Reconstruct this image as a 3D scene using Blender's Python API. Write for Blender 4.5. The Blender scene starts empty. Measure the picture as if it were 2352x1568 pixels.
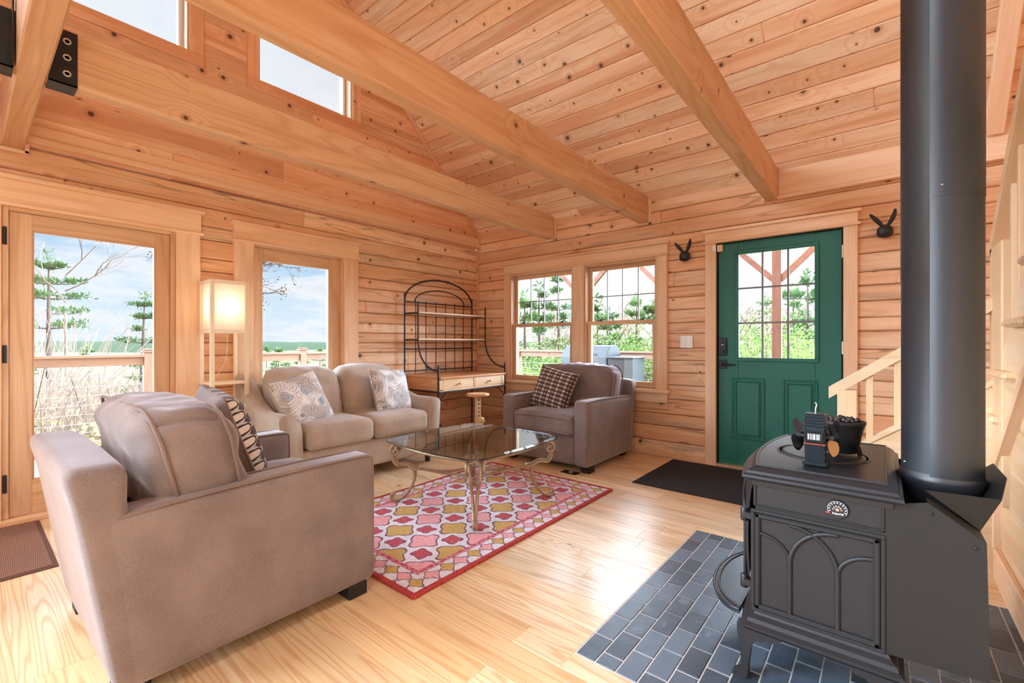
import bpy, math, random
from math import sin, cos, pi, radians as R
from mathutils import Vector, Matrix, noise as mnoise
random.seed(7)
S = bpy.context.scene
COL = S.collection
# ------------------------------------------------------------------ camera, sky, lights, exposure
CAM = (4.196, -4.39, 1.12); YAW = math.atan2(850, 1036.6)
cd = bpy.data.cameras.new('camera'); cam = bpy.data.objects.new('camera', cd); COL.objects.link(cam)
cam.location = CAM; cam.rotation_euler = (R(90), 0, YAW)
cd.sensor_width = 36; cd.lens = 36*1036.6/2352; cd.shift_y = 3/2352; cd.clip_start = .05; cd.clip_end = 3000
S.camera = cam
S.view_settings.view_transform = 'Standard'; S.view_settings.look = 'None'
S.view_settings.exposure = 0.52; S.view_settings.gamma = 1; S.view_settings.use_curve_mapping = False
S.cycles.max_bounces = 8; S.cycles.diffuse_bounces = 5; S.cycles.glossy_bounces = 4
S.cycles.transparent_max_bounces = 16; S.cycles.sample_clamp_indirect = 6
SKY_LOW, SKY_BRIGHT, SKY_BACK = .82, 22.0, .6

def nd(t, ty, loc=None, **kw):
    n = t.nodes.new(ty)
    for k, v in kw.items(): setattr(n, k, v)
    return n
class NT:
    """small helper to write node trees as expressions"""
    def __init__(s, tree): s.t = tree
    def _in(s, sock, v):
        if v is None: return
        if hasattr(v, 'is_output') or isinstance(v, bpy.types.NodeSocket): s.t.links.new(v, sock)
        else: sock.default_value = v
    def m(s, op, a, b=None, c=None, clamp=False):
        n = s.t.nodes.new('ShaderNodeMath'); n.operation = op; n.use_clamp = clamp
        for i, v in enumerate((a, b, c)): s._in(n.inputs[i], v)
        return n.outputs[0]
    def ss(s, x, a, b, lo=0., hi=1.):
        n = s.t.nodes.new('ShaderNodeMapRange'); n.interpolation_type = 'SMOOTHSTEP'
        s._in(n.inputs[0], x)
        for i, v in enumerate((a, b, lo, hi)): s._in(n.inputs[i+1], v)
        return n.outputs[0]
    def lin(s, x, a, b, lo=0., hi=1.):
        n = s.t.nodes.new('ShaderNodeMapRange'); s._in(n.inputs[0], x)
        for i, v in enumerate((a, b, lo, hi)): s._in(n.inputs[i+1], v)
        return n.outputs[0]
    def mix(s, f, a, b, mode='MIX'):
        n = s.t.nodes.new('ShaderNodeMix'); n.data_type = 'RGBA'; n.blend_type = mode
        s._in(n.inputs[0], f); s._in(n.inputs[6], a); s._in(n.inputs[7], b)
        return n.outputs[2]
    def noise(s, vec, scale=1., detail=2., rough=.5, dist=0., dim='3D'):
        n = s.t.nodes.new('ShaderNodeTexNoise'); n.noise_dimensions = dim
        s._in(n.inputs['Vector'], vec)
        n.inputs['Scale'].default_value = scale; n.inputs['Detail'].default_value = detail
        n.inputs['Roughness'].default_value = rough; n.inputs['Distortion'].default_value = dist
        return n.outputs[0]
    def voro(s, vec, scale=1., feature='F1', dim='2D', rnd=1.):
        n = s.t.nodes.new('ShaderNodeTexVoronoi'); n.voronoi_dimensions = dim; n.feature = feature
        s._in(n.inputs['Vector'], vec); n.inputs['Scale'].default_value = scale; n.inputs['Randomness'].default_value = rnd
        return n.outputs
    def xyz(s, v):
        n = s.t.nodes.new('ShaderNodeSeparateXYZ'); s.t.links.new(v, n.inputs[0]); return n.outputs
    def vec(s, x, y=0., z=0.):
        n = s.t.nodes.new('ShaderNodeCombineXYZ')
        for i, v in enumerate((x, y, z)): s._in(n.inputs[i], v)
        return n.outputs[0]
    def attr(s, name):
        n = s.t.nodes.new('ShaderNodeAttribute'); n.attribute_name = name; return n.outputs
    def uv(s):
        return s.t.nodes.new('ShaderNodeTexCoord').outputs['UV']
    def obj(s):
        return s.t.nodes.new('ShaderNodeTexCoord').outputs['Object']
    def bump(s, h, strength=.3, dist=.01):
        n = s.t.nodes.new('ShaderNodeBump'); n.inputs['Strength'].default_value = strength; n.inputs['Distance'].default_value = dist
        s._in(n.inputs['Height'], h); return n.outputs[0]
def col(r, g, b):
    """sRGB 0-255 -> linear rgba"""
    f = lambda c: (c/255/12.92 if c/255 <= .04045 else ((c/255+.055)/1.055)**2.4)
    return (f(r), f(g), f(b), 1)

W = bpy.data.worlds.new('sky'); S.world = W; W.use_nodes = True; W.node_tree.nodes.clear()
n = NT(W.node_tree)
d = W.node_tree.nodes.new('ShaderNodeTexCoord').outputs['Generated']
dx, dy, dz = n.xyz(d)
hz = n.m('MAXIMUM', dz, 0.0)
blue = n.mix(n.ss(hz, 0., .30), col(214, 232, 247), col(128, 184, 232))
inv = n.m('DIVIDE', 1., n.m('ADD', hz, .16))
cp = n.vec(n.m('MULTIPLY', dx, inv), n.m('MULTIPLY', dy, inv), 0.)
c1 = n.noise(cp, 1.25, 6., .58, .35)
cl = n.ss(n.m('ADD', c1, n.m('MULTIPLY', n.ss(dy, .35, .8), .42)), .44, .60)
sky = n.mix(cl, blue, n.mix(n.ss(c1, .5, .72), col(236, 241, 247), col(216, 225, 236)))
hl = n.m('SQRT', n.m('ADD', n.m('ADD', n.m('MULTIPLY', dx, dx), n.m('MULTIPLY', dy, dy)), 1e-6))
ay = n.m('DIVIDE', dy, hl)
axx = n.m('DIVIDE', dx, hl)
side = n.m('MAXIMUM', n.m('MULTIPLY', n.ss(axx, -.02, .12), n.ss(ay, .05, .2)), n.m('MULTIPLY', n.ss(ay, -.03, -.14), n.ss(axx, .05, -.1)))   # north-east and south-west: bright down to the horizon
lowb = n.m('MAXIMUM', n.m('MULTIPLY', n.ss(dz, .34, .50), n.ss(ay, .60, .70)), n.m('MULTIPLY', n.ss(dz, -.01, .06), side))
band = n.m('MULTIPLY', n.m('MAXIMUM', lowb, n.ss(dz, .52, .60)), n.ss(dz, .60, .74, 1., .08))   # added bright sky zone outside the window views, to light the room
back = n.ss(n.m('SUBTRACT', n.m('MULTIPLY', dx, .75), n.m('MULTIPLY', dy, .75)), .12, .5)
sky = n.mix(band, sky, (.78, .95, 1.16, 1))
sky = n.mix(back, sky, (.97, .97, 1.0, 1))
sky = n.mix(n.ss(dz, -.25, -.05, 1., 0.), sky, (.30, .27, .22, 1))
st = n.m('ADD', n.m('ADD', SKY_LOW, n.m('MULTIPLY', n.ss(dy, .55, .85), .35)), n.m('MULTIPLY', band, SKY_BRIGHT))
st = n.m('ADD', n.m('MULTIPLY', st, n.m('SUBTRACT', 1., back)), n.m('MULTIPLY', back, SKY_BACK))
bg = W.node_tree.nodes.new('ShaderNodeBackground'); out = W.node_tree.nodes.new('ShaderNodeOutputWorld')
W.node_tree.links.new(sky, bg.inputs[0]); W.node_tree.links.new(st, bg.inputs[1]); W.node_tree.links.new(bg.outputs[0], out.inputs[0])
W.cycles.sampling_method = 'MANUAL'; W.cycles.sample_map_resolution = 1024

sl = bpy.data.lights.new('sun', 'SUN'); so = bpy.data.objects.new('sun', sl); COL.objects.link(so)
sl.energy = 1.0; sl.angle = R(6); sl.color = (1, .95, .88)
so.rotation_euler = Vector((-.30, .55, -.75)).to_track_quat('-Z', 'Y').to_euler(); so.location = (10, -12, 14)

# ------------------------------------------------------------------ mesh builder
class MB:
    def __init__(s, M=None):
        s.v = []; s.f = []; s.uv = []; s.r = []; s.sm = []; s.mi = []; s.M = M
    def _v(s, p):
        p = Vector(p)
        if s.M is not None: p = s.M @ p
        s.v.append(tuple(p)); return len(s.v)-1
    def face(s, idx, uv=None, r=0., sm=False, mi=0):
        s.f.append(tuple(idx)); s.uv.append(uv if uv else [(0, 0)]*len(idx)); s.r.append(r); s.sm.append(sm); s.mi.append(mi)
    def _buv(s, pts, L, r):
        a = Vector(pts[0]); nrm = Vector((0, 0, 0))
        for i in range(1, len(pts)-1): nrm += (Vector(pts[i])-a).cross(Vector(pts[i+1])-a)
        N = max(range(3), key=lambda i: abs(nrm[i]))
        o1, o2 = r*31.7, r*17.3
        if N != L:
            T = 3-N-L
            return [(p[L]+o1, p[T]+o2) for p in pts]
        A, B = [i for i in range(3) if i != L]
        return [(p[A]*.25+o1, p[B]+o2) for p in pts]
    def box(s, x0, x1, y0, y1, z0, z1, L='x', c=0., r=None, mi=0, sm=False):
        L = 'xyz'.index(L); r = random.random() if r is None else r
        lo = (min(x0, x1), min(y0, y1), min(z0, z1)); hi = (max(x0, x1), max(y0, y1), max(z0, z1))
        c = min(c, *[(hi[i]-lo[i])*.45 for i in range(3)])
        def put(polys):
            for pts in polys:
                s.face([s._v(p) for p in pts], s._buv(pts, L, r), r, sm, mi)
        if c <= 0:
            P = [(x, y, z) for x in (lo[0], hi[0]) for y in (lo[1], hi[1]) for z in (lo[2], hi[2])]
            q = [(0, 1, 3, 2), (4, 6, 7, 5), (0, 4, 5, 1), (2, 3, 7, 6), (0, 2, 6, 4), (1, 5, 7, 3)]
            put([[P[i] for i in f] for f in q]); return s
        def corner(i, j, k, ax):
            p = [lo[0] if i == 0 else hi[0], lo[1] if j == 0 else hi[1], lo[2] if k == 0 else hi[2]]
            g = (i, j, k)
            for a in range(3):
                if a != ax: p[a] += c if g[a] == 0 else -c
            return tuple(p)
        polys = []
        for ax in range(3):
            for side in (0, 1):
                o = [a for a in range(3) if a != ax]
                pts = []
                for u, w in ((0, 0), (1, 0), (1, 1), (0, 1)):
                    g = [0, 0, 0]; g[ax] = side; g[o[0]] = u; g[o[1]] = w
                    pts.append(corner(*g, ax))
                if (side == 0) != (ax == 1): pts = pts[::-1]
                polys.append(pts)
        cen = Vector([(lo[i]+hi[i])/2 for i in range(3)])
        def orient(pts):
            a = Vector(pts[0]); nn = (Vector(pts[1])-a).cross(Vector(pts[2])-a)
            m = sum((Vector(p) for p in pts), Vector())/len(pts)-cen
            return pts if nn.dot(m) > 0 else pts[::-1]
        for ax in range(3):
            o = [a for a in range(3) if a != ax]
            for u in (0, 1):
                for w in (0, 1):
                    g0 = [0, 0, 0]; g0[o[0]] = u; g0[o[1]] = w; g1 = list(g0); g1[ax] = 1
                    polys.append([corner(*g0, o[0]), corner(*g1, o[0]), corner(*g1, o[1]), corner(*g0, o[1])])
        for i in (0, 1):
            for j in (0, 1):
                for k in (0, 1): polys.append([corner(i, j, k, a) for a in range(3)])
        put([orient(p) for p in polys]); return s
    def prism(s, poly, ax, a0, a1, L=None, r=None, mi=0, sm=False):
        """poly: 2D points in the two axes other than ax (cyclic order), extruded a0..a1 along ax"""
        ax = 'xyz'.index(ax); o = [(ax+1) % 3, (ax+2) % 3]; L = ax if L is None else 'xyz'.index(L)
        r = random.random() if r is None else r
        if sum(poly[i][0]*poly[(i+1) % len(poly)][1]-poly[(i+1) % len(poly)][0]*poly[i][1] for i in range(len(poly))) < 0: poly = poly[::-1]
        if a0 > a1: a0, a1 = a1, a0
        def P(p, a):
            q = [0, 0, 0]; q[ax] = a; q[o[0]] = p[0]; q[o[1]] = p[1]; return tuple(q)
        k = len(poly)
        for pts in ([P(p, a1) for p in poly], [P(p, a0) for p in poly[::-1]]):
            s.face([s._v(p) for p in pts], s._buv(pts, L, r), r, False, mi)
        for i in range(k):
            p, q = poly[i], poly[(i+1) % k]
            pts = [P(p, a0), P(q, a0), P(q, a1), P(p, a1)]
            s.face([s._v(x) for x in pts], s._buv(pts, L, r), r, sm, mi)
        return s
    def tube(s, pts, rad, n=8, r=None, mi=0, cap=True, flat=None):
        """round bar through pts; flat=(w,t) makes a rectangular bar instead"""
        pts = [Vector(p) for p in pts]; r = random.random() if r is None else r
        rad = rad if isinstance(rad, (list, tuple)) else [rad]*len(pts)
        t0 = (pts[1]-pts[0]).normalized()
        up = Vector((0, 0, 1)) if abs(t0.z) < .9 else Vector((1, 0, 0))
        u = t0.cross(up).normalized(); rings = []; ln = 0; lens = []
        for i, p in enumerate(pts):
            if i: ln += (p-pts[i-1]).length
            lens.append(ln)
            t = (pts[min(i+1, len(pts)-1)]-pts[max(i-1, 0)])
            t = t.normalized() if t.length > 1e-9 else t0
            u = (u-t*u.dot(t)); u = u.normalized() if u.length > 1e-6 else t.orthogonal().normalized()
            w = t.cross(u)
            rings.append([s._v(p+(u*cos(2*pi*k/n)+w*sin(2*pi*k/n))*rad[i]) for k in range(n)])
        for i in range(len(pts)-1):
            for k in range(n):
                k2 = (k+1) % n
                a = 2*pi*rad[i]
                s.face((rings[i][k], rings[i][k2], rings[i+1][k2], rings[i+1][k]),
                       [(lens[i]+r*9, a*k/n), (lens[i]+r*9, a*(k+1)/n), (lens[i+1]+r*9, a*(k+1)/n), (lens[i+1]+r*9, a*k/n)], r, n > 4, mi)
        if cap:
            for rg in (rings[0][::-1], rings[-1]):
                b0 = len(s.v); s.v += [s.v[i] for i in rg]; s.face(range(b0, b0+len(rg)), None, r, False, mi)
        return s
    def lathe(s, prof, c=(0, 0, 0), n=24, axis='z', r=None, mi=0, sm=True):
        r = random.random() if r is None else r; rings = []
        def P(rr, h, a):
            if axis == 'z': return (c[0]+rr*cos(a), c[1]+rr*sin(a), c[2]+h)
            if axis == 'x': return (c[0]+h, c[1]+rr*cos(a), c[2]+rr*sin(a))
            return (c[0]+rr*sin(a), c[1]+h, c[2]+rr*cos(a))
        for rr, h in prof: rings.append([s._v(P(max(rr, 1e-4), h, 2*pi*k/n)) for k in range(n)])
        for i in range(len(prof)-1):
            for k in range(n):
                k2 = (k+1) % n
                s.face((rings[i][k], rings[i][k2], rings[i+1][k2], rings[i+1][k]),
                       [(k/n, prof[i][1]), ((k+1)/n, prof[i][1]), ((k+1)/n, prof[i+1][1]), (k/n, prof[i+1][1])], r, sm, mi)
        for rg in (rings[0][::-1], rings[-1]):
            b0 = len(s.v); s.v += [s.v[i] for i in rg]; s.face(range(b0, b0+len(rg)), None, r, False, mi)
        return s
    def grid(s, fn, nu, nv, closed_u=False, r=None, mi=0, sm=True, uvf=None):
        r = random.random() if r is None else r
        nn = nu if closed_u else nu+1
        I = [[s._v(fn(i/nu, j/nv)) for j in range(nv+1)] for i in range(nn)]
        for i in range(nu):
            for j in range(nv):
                i2 = (i+1) % nn
                q = [(i/nu, j/nv), ((i+1)/nu, j/nv), ((i+1)/nu, (j+1)/nv), (i/nu, (j+1)/nv)]
                s.face((I[i][j], I[i2][j], I[i2][j+1], I[i][j+1]), [uvf(*a) for a in q] if uvf else q, r, sm, mi)
        return s
    def rbox(s, size, rad, n=10, f=None, c=(0, 0, 0), r=None, mi=0, uvs=1.):
        """rounded block: a subdivided cube pulled onto a rounded box; f(p, q) may move each point (q: -1..1 cube position)"""
        r = random.random() if r is None else r
        hx, hy, hz = size[0]/2, size[1]/2, size[2]/2; rad = min(rad, hx, hy, hz)
        cache = {}
        def pt(q):
            key = tuple(round(a, 5) for a in q)
            if key in cache: return cache[key]
            # concentrate samples near edges
            w = [math.copysign(1-(1-abs(a))**1.35, a) for a in q]
            p = Vector((w[0]*hx, w[1]*hy, w[2]*hz))
            inner = Vector([max(-h+rad, min(h-rad, p[i])) for i, h in enumerate((hx, hy, hz))])
            dd = p-inner
            if dd.length > 1e-9:
                m = max(abs(dd[i]) for i in range(3)); p = inner+dd.normalized()*min(rad, m if m < rad else rad) if m > 0 else p
            if f: p = Vector(f(p, q))
            cache[key] = s._v(p+Vector(c)); return cache[key]
        for ax in range(3):
            a, b = (ax+1) % 3, (ax+2) % 3
            for sg in (-1, 1):
                for i in range(n):
                    for j in range(n):
                        idx = []; uv = []
                        for u, w in ((i, j), (i+1, j), (i+1, j+1), (i, j+1)):
                            q = [0, 0, 0]; q[ax] = sg; q[a] = -1+2*u/n; q[b] = -1+2*w/n
                            idx.append(pt(q))
                            A = (hx, hy, hz)
                            uv.append((q[a]*A[a]*uvs, q[b]*A[b]*uvs))
                        if sg < 0: idx = idx[::-1]; uv = uv[::-1]
                        s.face(idx, uv, r, True, mi)
        return s
    def build(s, name, mat, parent=None, label=None, world=True, kind=None):
        me = bpy.data.meshes.new(name)
        off = Vector((0, 0, 0))
        if parent is not None and world:
            p = parent
            while p is not None: off += p.location; p = p.parent
        me.from_pydata([tuple(Vector(v)-off) for v in s.v] if off.length else s.v, [], s.f)
        uvl = me.uv_layers.new(name='UVMap')
        flat = [c for f in s.uv for q in f for c in q]
        uvl.data.foreach_set('uv', flat)
        at = me.attributes.new('rnd', 'FLOAT', 'FACE'); at.data.foreach_set('value', s.r)
        me.polygons.foreach_set('use_smooth', s.sm); me.polygons.foreach_set('material_index', s.mi)
        for mm in (mat if isinstance(mat, (list, tuple)) else [mat]): me.materials.append(mm)
        me.update()
        o = bpy.data.objects.new(name, me); COL.objects.link(o)
        if parent is not None: o.parent = parent
        if label: o['label'] = label
        if kind: o['kind'] = kind
        return o
def thing(name, label, cat, loc=(0, 0, 0), rz=0., group=None, kind=None):
    o = bpy.data.objects.new(name, None); COL.objects.link(o); o.location = loc; o.rotation_euler = (0, 0, rz); o.empty_display_size = .1
    return tag(o, label, cat, group, kind)
def tag(o, label, cat, group=None, kind=None):
    o['label'] = label; o['category'] = cat
    if group: o['group'] = group
    if kind: o['kind'] = kind
    return o
def dup(root, loc=None, rz=None, label=None):
    r = root.copy(); COL.objects.link(r)
    if loc is not None: r.location = loc
    if rz is not None: r.rotation_euler = (0, 0, rz)
    if label: r['label'] = label
    for ch in list(root.children):
        c = ch.copy(); COL.objects.link(c); c.parent = r
        for g in list(ch.children):
            e = g.copy(); COL.objects.link(e); e.parent = c
    return r
def arc(c, rx, ry, a0, a1, n, f):
    """n+1 points; f maps (u, v) to 3D"""
    return [f(c[0]+rx*cos(a0+(a1-a0)*i/n), c[1]+ry*sin(a0+(a1-a0)*i/n)) for i in range(n+1)]
def bez(P, n=8):
    """Catmull-Rom through the points"""
    P = [Vector(p) for p in P]; out = []
    for i in range(len(P)-1):
        p0 = P[max(i-1, 0)]; p1 = P[i]; p2 = P[i+1]; p3 = P[min(i+2, len(P)-1)]
        for k in range(n):
            t = k/n
            out.append(.5*((2*p1)+(p2-p0)*t+(2*p0-5*p1+4*p2-p3)*t*t+(3*p1-p0-3*p2+p3)*t**3))
    return out+[P[-1]]
# ------------------------------------------------------------------ materials
def mat(name):
    m = bpy.data.materials.new(name); m.use_nodes = True; m.node_tree.nodes.clear()
    o = m.node_tree.nodes.new('ShaderNodeOutputMaterial'); b = m.node_tree.nodes.new('ShaderNodeBsdfPrincipled')
    m.node_tree.links.new(b.outputs[0], o.inputs[0]); return m, NT(m.node_tree), b
def setp(n, b, **kw):
    names = dict(base='Base Color', rough='Roughness', metal='Metallic', spec='Specular IOR Level', coat='Coat Weight', coatr='Coat Roughness',
                 sheen='Sheen Weight', sheenr='Sheen Roughness', sheent='Sheen Tint', normal='Normal', emis='Emission Color', emiss='Emission Strength', alpha='Alpha', trans='Transmission Weight', ior='IOR')
    for k, v in kw.items(): n._in(b.inputs[names[k]], v)
def plain(name, c, rough=.5, metal=0., spec=.5, nz=0., nscale=60., **kw):
    m, n, b = mat(name)
    base = c
    if nz:
        t = n.noise(n.obj(), nscale, 3., .6)
        base = n.mix(n.ss(t, .3, .7), tuple(x*(1-nz) for x in c[:3])+(1,), tuple(min(1, x*(1+nz)) for x in c[:3])+(1,))
        setp(n, b, normal=n.bump(t, .15, .002))
    setp(n, b, base=base, rough=rough, metal=metal, spec=spec, **kw); return m
def wood(name, A, B, C, knots=.35, kscale=4.2, ring=.45, rfreq=9., crack=0., rough=.45, coat=0., var=.16, kcol=col(58, 28, 16), stain=0., spec=.4, bumpy=.12, heartw=.25, vs=4.2):
    m, n, b = mat(name)
    u, v, _ = n.xyz(n.uv()); r = n.attr('rnd')[2]
    r2 = n.m('FRACT', n.m('MULTIPLY', r, 7.31)); r3 = n.m('FRACT', n.m('MULTIPLY', r, 13.77))
    # knots
    vo = n.voro(n.vec(u, v), kscale)
    kr, kg, kb = n.xyz(vo['Color'])
    dist = vo['Distance']
    rad = n.m('ADD', .030, n.m('MULTIPLY', n.m('MULTIPLY', kg, kg), .065))
    has = n.m('GREATER_THAN', n.m('ADD', kr, n.m('MULTIPLY', r3, .25)), 1.25-knots*1.25)
    km = n.m('MULTIPLY', n.ss(dist, n.m('MULTIPLY', rad, .62), rad, 1., 0.), has)
    halo = n.m('MULTIPLY', n.ss(dist, rad, n.m('MULTIPLY', rad, 2.6), 1., 0.), has)
    pull = n.m('MULTIPLY', n.ss(dist, 0., .42, 1., 0.), has)
    # grain: contour lines of a long stretched noise
    low = n.noise(n.vec(n.m('MULTIPLY', u, .42), n.m('MULTIPLY', v, vs), n.m('MULTIPLY', r, 5.)), 1., 2., .45)
    low = n.m('ADD', low, n.m('MULTIPLY', pull, .16))
    ph = n.m('PINGPONG', n.m('MULTIPLY', low, rfreq), .5)
    rg = n.ss(ph, .22, .5)
    fine = n.noise(n.vec(n.m('MULTIPLY', u, 2.2), n.m('MULTIPLY', v, 95.), 0.), 1., 2., .6)
    broad = n.noise(n.vec(n.m('MULTIPLY', u, .9), n.m('MULTIPLY', v, 11.), n.m('MULTIPLY', r, 9.)), 1., 2., .5)
    c = n.mix(n.ss(n.m('ADD', broad, n.m('MULTIPLY', n.m('SUBTRACT', r2, .5), .5)), .25, .75), A, B)
    heart = n.noise(n.vec(n.m('MULTIPLY', u, .33), n.m('MULTIPLY', v, 6.5), n.m('MULTIPLY', r, 11.)), 1., 2., .5)
    c = n.mix(n.m('MULTIPLY', n.ss(heart, .53, .62), heartw), c, C)
    c = n.mix(n.m('MULTIPLY', rg, ring), c, C)
    c = n.mix(n.m('MULTIPLY', n.ss(fine, .42, .75), .28), c, C)
    if stain:
        sm = n.noise(n.vec(n.m('MULTIPLY', u, .8), n.m('MULTIPLY', v, 6.), n.m('MULTIPLY', r, 3.)), 1., 3., .5)
        c = n.mix(n.m('MULTIPLY', n.ss(sm, .60, .70), stain), c, col(150, 140, 118))
    c = n.mix(n.m('MULTIPLY', halo, .38), c, n.mix(.4, C, kcol))
    c = n.mix(n.m('MULTIPLY', km, .92), c, n.mix(n.ss(dist, 0., rad), n.mix(.12, kcol, C), kcol))
    if crack:
        cn = n.noise(n.vec(n.m('MULTIPLY', u, .75), n.m('MULTIPLY', v, 13.), n.m('MULTIPLY', r, 7.)), 1., 1.5, .5)
        on = n.ss(n.noise(n.vec(n.m('MULTIPLY', u, .9), n.m('MULTIPLY', v, 3.), n.m('MULTIPLY', r, 2.)), 1., 1.), .46, .58)
        ck = n.m('MULTIPLY', n.m('MULTIPLY', n.ss(n.m('ABSOLUTE', n.m('SUBTRACT', cn, .5)), .006, .02, 1., 0.), on), crack)
        c = n.mix(ck, c, col(62, 34, 20))
    bv = n.m('ADD', 1-var, n.m('MULTIPLY', r, var*1.6))
    c = n.mix(1., c, n.vec(bv, bv, bv), 'MULTIPLY')
    nrm = n.bump(n.m('ADD', n.m('MULTIPLY', rg, .5), fine), bumpy, .002)
    setp(n, b, base=c, rough=n.m('ADD', rough, n.m('MULTIPLY', rg, .06)), normal=nrm, spec=spec, coat=coat, coatr=.16)
    return m
M = {}
M['log'] = wood('knotty_pine_log', col(244, 210, 172), col(235, 184, 140), col(208, 142, 98), knots=.40, kscale=3.8, ring=.30, crack=.42, rough=.55, stain=.45, var=.10)
M['panel'] = wood('knotty_pine_boards', col(244, 204, 166), col(233, 177, 134), col(206, 136, 94), knots=.60, kscale=4.2, ring=.28, rough=.5, var=.12, heartw=.55)
M['ceil'] = wood('knotty_pine_ceiling', col(248, 220, 186), col(238, 192, 150), col(212, 146, 102), knots=.62, kscale=4.2, ring=.28, rough=.5, var=.13, heartw=.55)
M['beam'] = wood('douglas_beam', col(228, 190, 152), col(214, 166, 124), col(184, 124, 84), knots=.26, kscale=3.2, ring=.30, rfreq=12., rough=.55, var=.06, kcol=col(92, 50, 34))
M['trim'] = wood('clear_pine_trim', col(246, 212, 176), col(238, 196, 156), col(218, 164, 120), knots=.05, ring=.26, rfreq=6., rough=.5, var=.07)
M['doorwood'] = wood('fir_door', col(232, 196, 158), col(218, 174, 134), col(184, 134, 96), knots=0., ring=.36, rfreq=9., rough=.42, var=.06)
M['floor'] = wood('wide_pine_floor', col(243, 222, 186), col(234, 202, 156), col(204, 152, 98), knots=.10, kscale=2.6, ring=.62, rfreq=15., vs=8., rough=.30, coat=.22, var=.13, spec=.35, bumpy=.04)
M['maple'] = wood('pale_stair_wood', col(238, 210, 172), col(230, 196, 152), col(210, 168, 122), knots=.05, ring=.26, rfreq=7., rough=.4, var=.06)
M['lampwood'] = wood('pale_lamp_wood', col(250, 234, 206), col(245, 224, 188), col(230, 202, 160), knots=0., ring=.2, rough=.45, var=.04)
M['deskwood'] = wood('desk_maple', col(226, 168, 116), col(212, 148, 96), col(182, 112, 66), knots=.0, ring=.3, rough=.32, var=.06, coat=.2)
M['drawerwood'] = wood('drawer_maple', col(240, 208, 166), col(232, 194, 148), col(212, 166, 118), knots=.0, ring=.25, rough=.35, var=.04)
M['cedar'] = wood('cedar_porch', col(124, 80, 60), col(110, 66, 48), col(86, 48, 34), knots=.15, ring=.3, rough=.6)
M['deckrail'] = wood('weathered_rail', col(160, 134, 116), col(148, 120, 102), col(124, 94, 78), knots=.05, ring=.25, rough=.7)
M['deckfloor'] = wood('weathered_deck', col(140, 124, 108), col(126, 110, 94), col(104, 88, 74), knots=.05, ring=.3, rough=.8)
M['green'] = plain('green_door_paint', col(28, 106, 92), .45, nz=.05, nscale=140.)
M['iron'] = plain('black_wrought_iron', col(44, 38, 38), .5, .35, nz=.2, nscale=90.)
M['black'] = plain('black_satin', col(26, 26, 29), .4, .0, nz=.1)
M['blackplastic'] = plain('black_plastic', col(20, 20, 22), .3)
M['steelplate'] = plain('black_steel_bracket', col(38, 42, 48), .42, .3, nz=.12)
M['washer'] = plain('zinc_washer', col(220, 212, 200), .4, .3)
M['chrome'] = plain('brushed_steel', col(200, 205, 212), .3, 1.)
M['cast'] = plain('cast_iron', col(33, 32, 34), .5, .2, nz=.18, nscale=260.)
M['castlid'] = plain('cast_iron_top', col(40, 40, 43), .38, .25, nz=.18, nscale=260.)
M['pipe'] = plain('stovepipe_paint', col(27, 29, 34), .46, .0, .9, nz=.12, nscale=300.)
M['shieldm'] = plain('sheet_steel_paint', col(27, 25, 25), .5, .2, nz=.15, nscale=300.)
M['white'] = plain('white_plastic', col(246, 246, 245), .4)
M['brass'] = plain('satin_hinge', col(214, 200, 176), .35, .8)
M['champagne'] = plain('champagne_metal', col(172, 150, 122), .42, .55, nz=.1, nscale=30.)
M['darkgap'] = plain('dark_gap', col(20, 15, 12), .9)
M['blackmat'] = plain('black_carpet_mat', col(34, 33, 36), .95, nz=.35, nscale=500.)
M['rubber'] = plain('dark_foot', col(28, 22, 22), .6)
M['vinyl'] = plain('white_vinyl', col(236, 238, 240), .4)
M['grillsteel'] = plain('grill_steel', col(74, 80, 86), .55, .3)
M['grilldark'] = plain('grill_dark', col(44, 50, 56), .5, .3)
M['cable'] = plain('rail_cable', col(206, 208, 210), .4, .7)
M['bark'] = plain('tree_bark', col(92, 78, 68), .9, nz=.25, nscale=6.)
M['twig'] = plain('pale_twig', col(132, 112, 98), .9, nz=.2, nscale=5.)
M['copper'] = plain('copper_blade', col(196, 150, 104), .35, .8)
M['red'] = plain('red_pointer', col(196, 52, 40), .5)
M['cord'] = plain('pull_cord', col(226, 210, 190), .6)
def glass(name, tint=(1, 1, 1, 1), refl=1.0):
    m = bpy.data.materials.new(name); m.use_nodes = True; t = m.node_tree; t.nodes.clear(); n = NT(t)
    o = t.nodes.new('ShaderNodeOutputMaterial'); tr = t.nodes.new('ShaderNodeBsdfTransparent'); gl = t.nodes.new('ShaderNodeBsdfGlossy')
    tr.inputs[0].default_value = tint; gl.inputs['Roughness'].default_value = .0
    fr = t.nodes.new('ShaderNodeFresnel'); fr.inputs[0].default_value = 1.5
    mx = t.nodes.new('ShaderNodeMixShader'); n._in(mx.inputs[0], n.m('MULTIPLY', fr.outputs[0], refl, clamp=True))
    t.links.new(tr.outputs[0], mx.inputs[1]); t.links.new(gl.outputs[0], mx.inputs[2]); t.links.new(mx.outputs[0], o.inputs[0]); return m
M['pane'] = glass('window_glass', (.98, .99, .99, 1), .8)
M['tableglass'] = glass('table_glass', (.965, .985, .98, 1), .8)
M['glassedge'] = glass('table_glass_edge', (.35, .55, .62, 1), 1.6)
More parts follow.
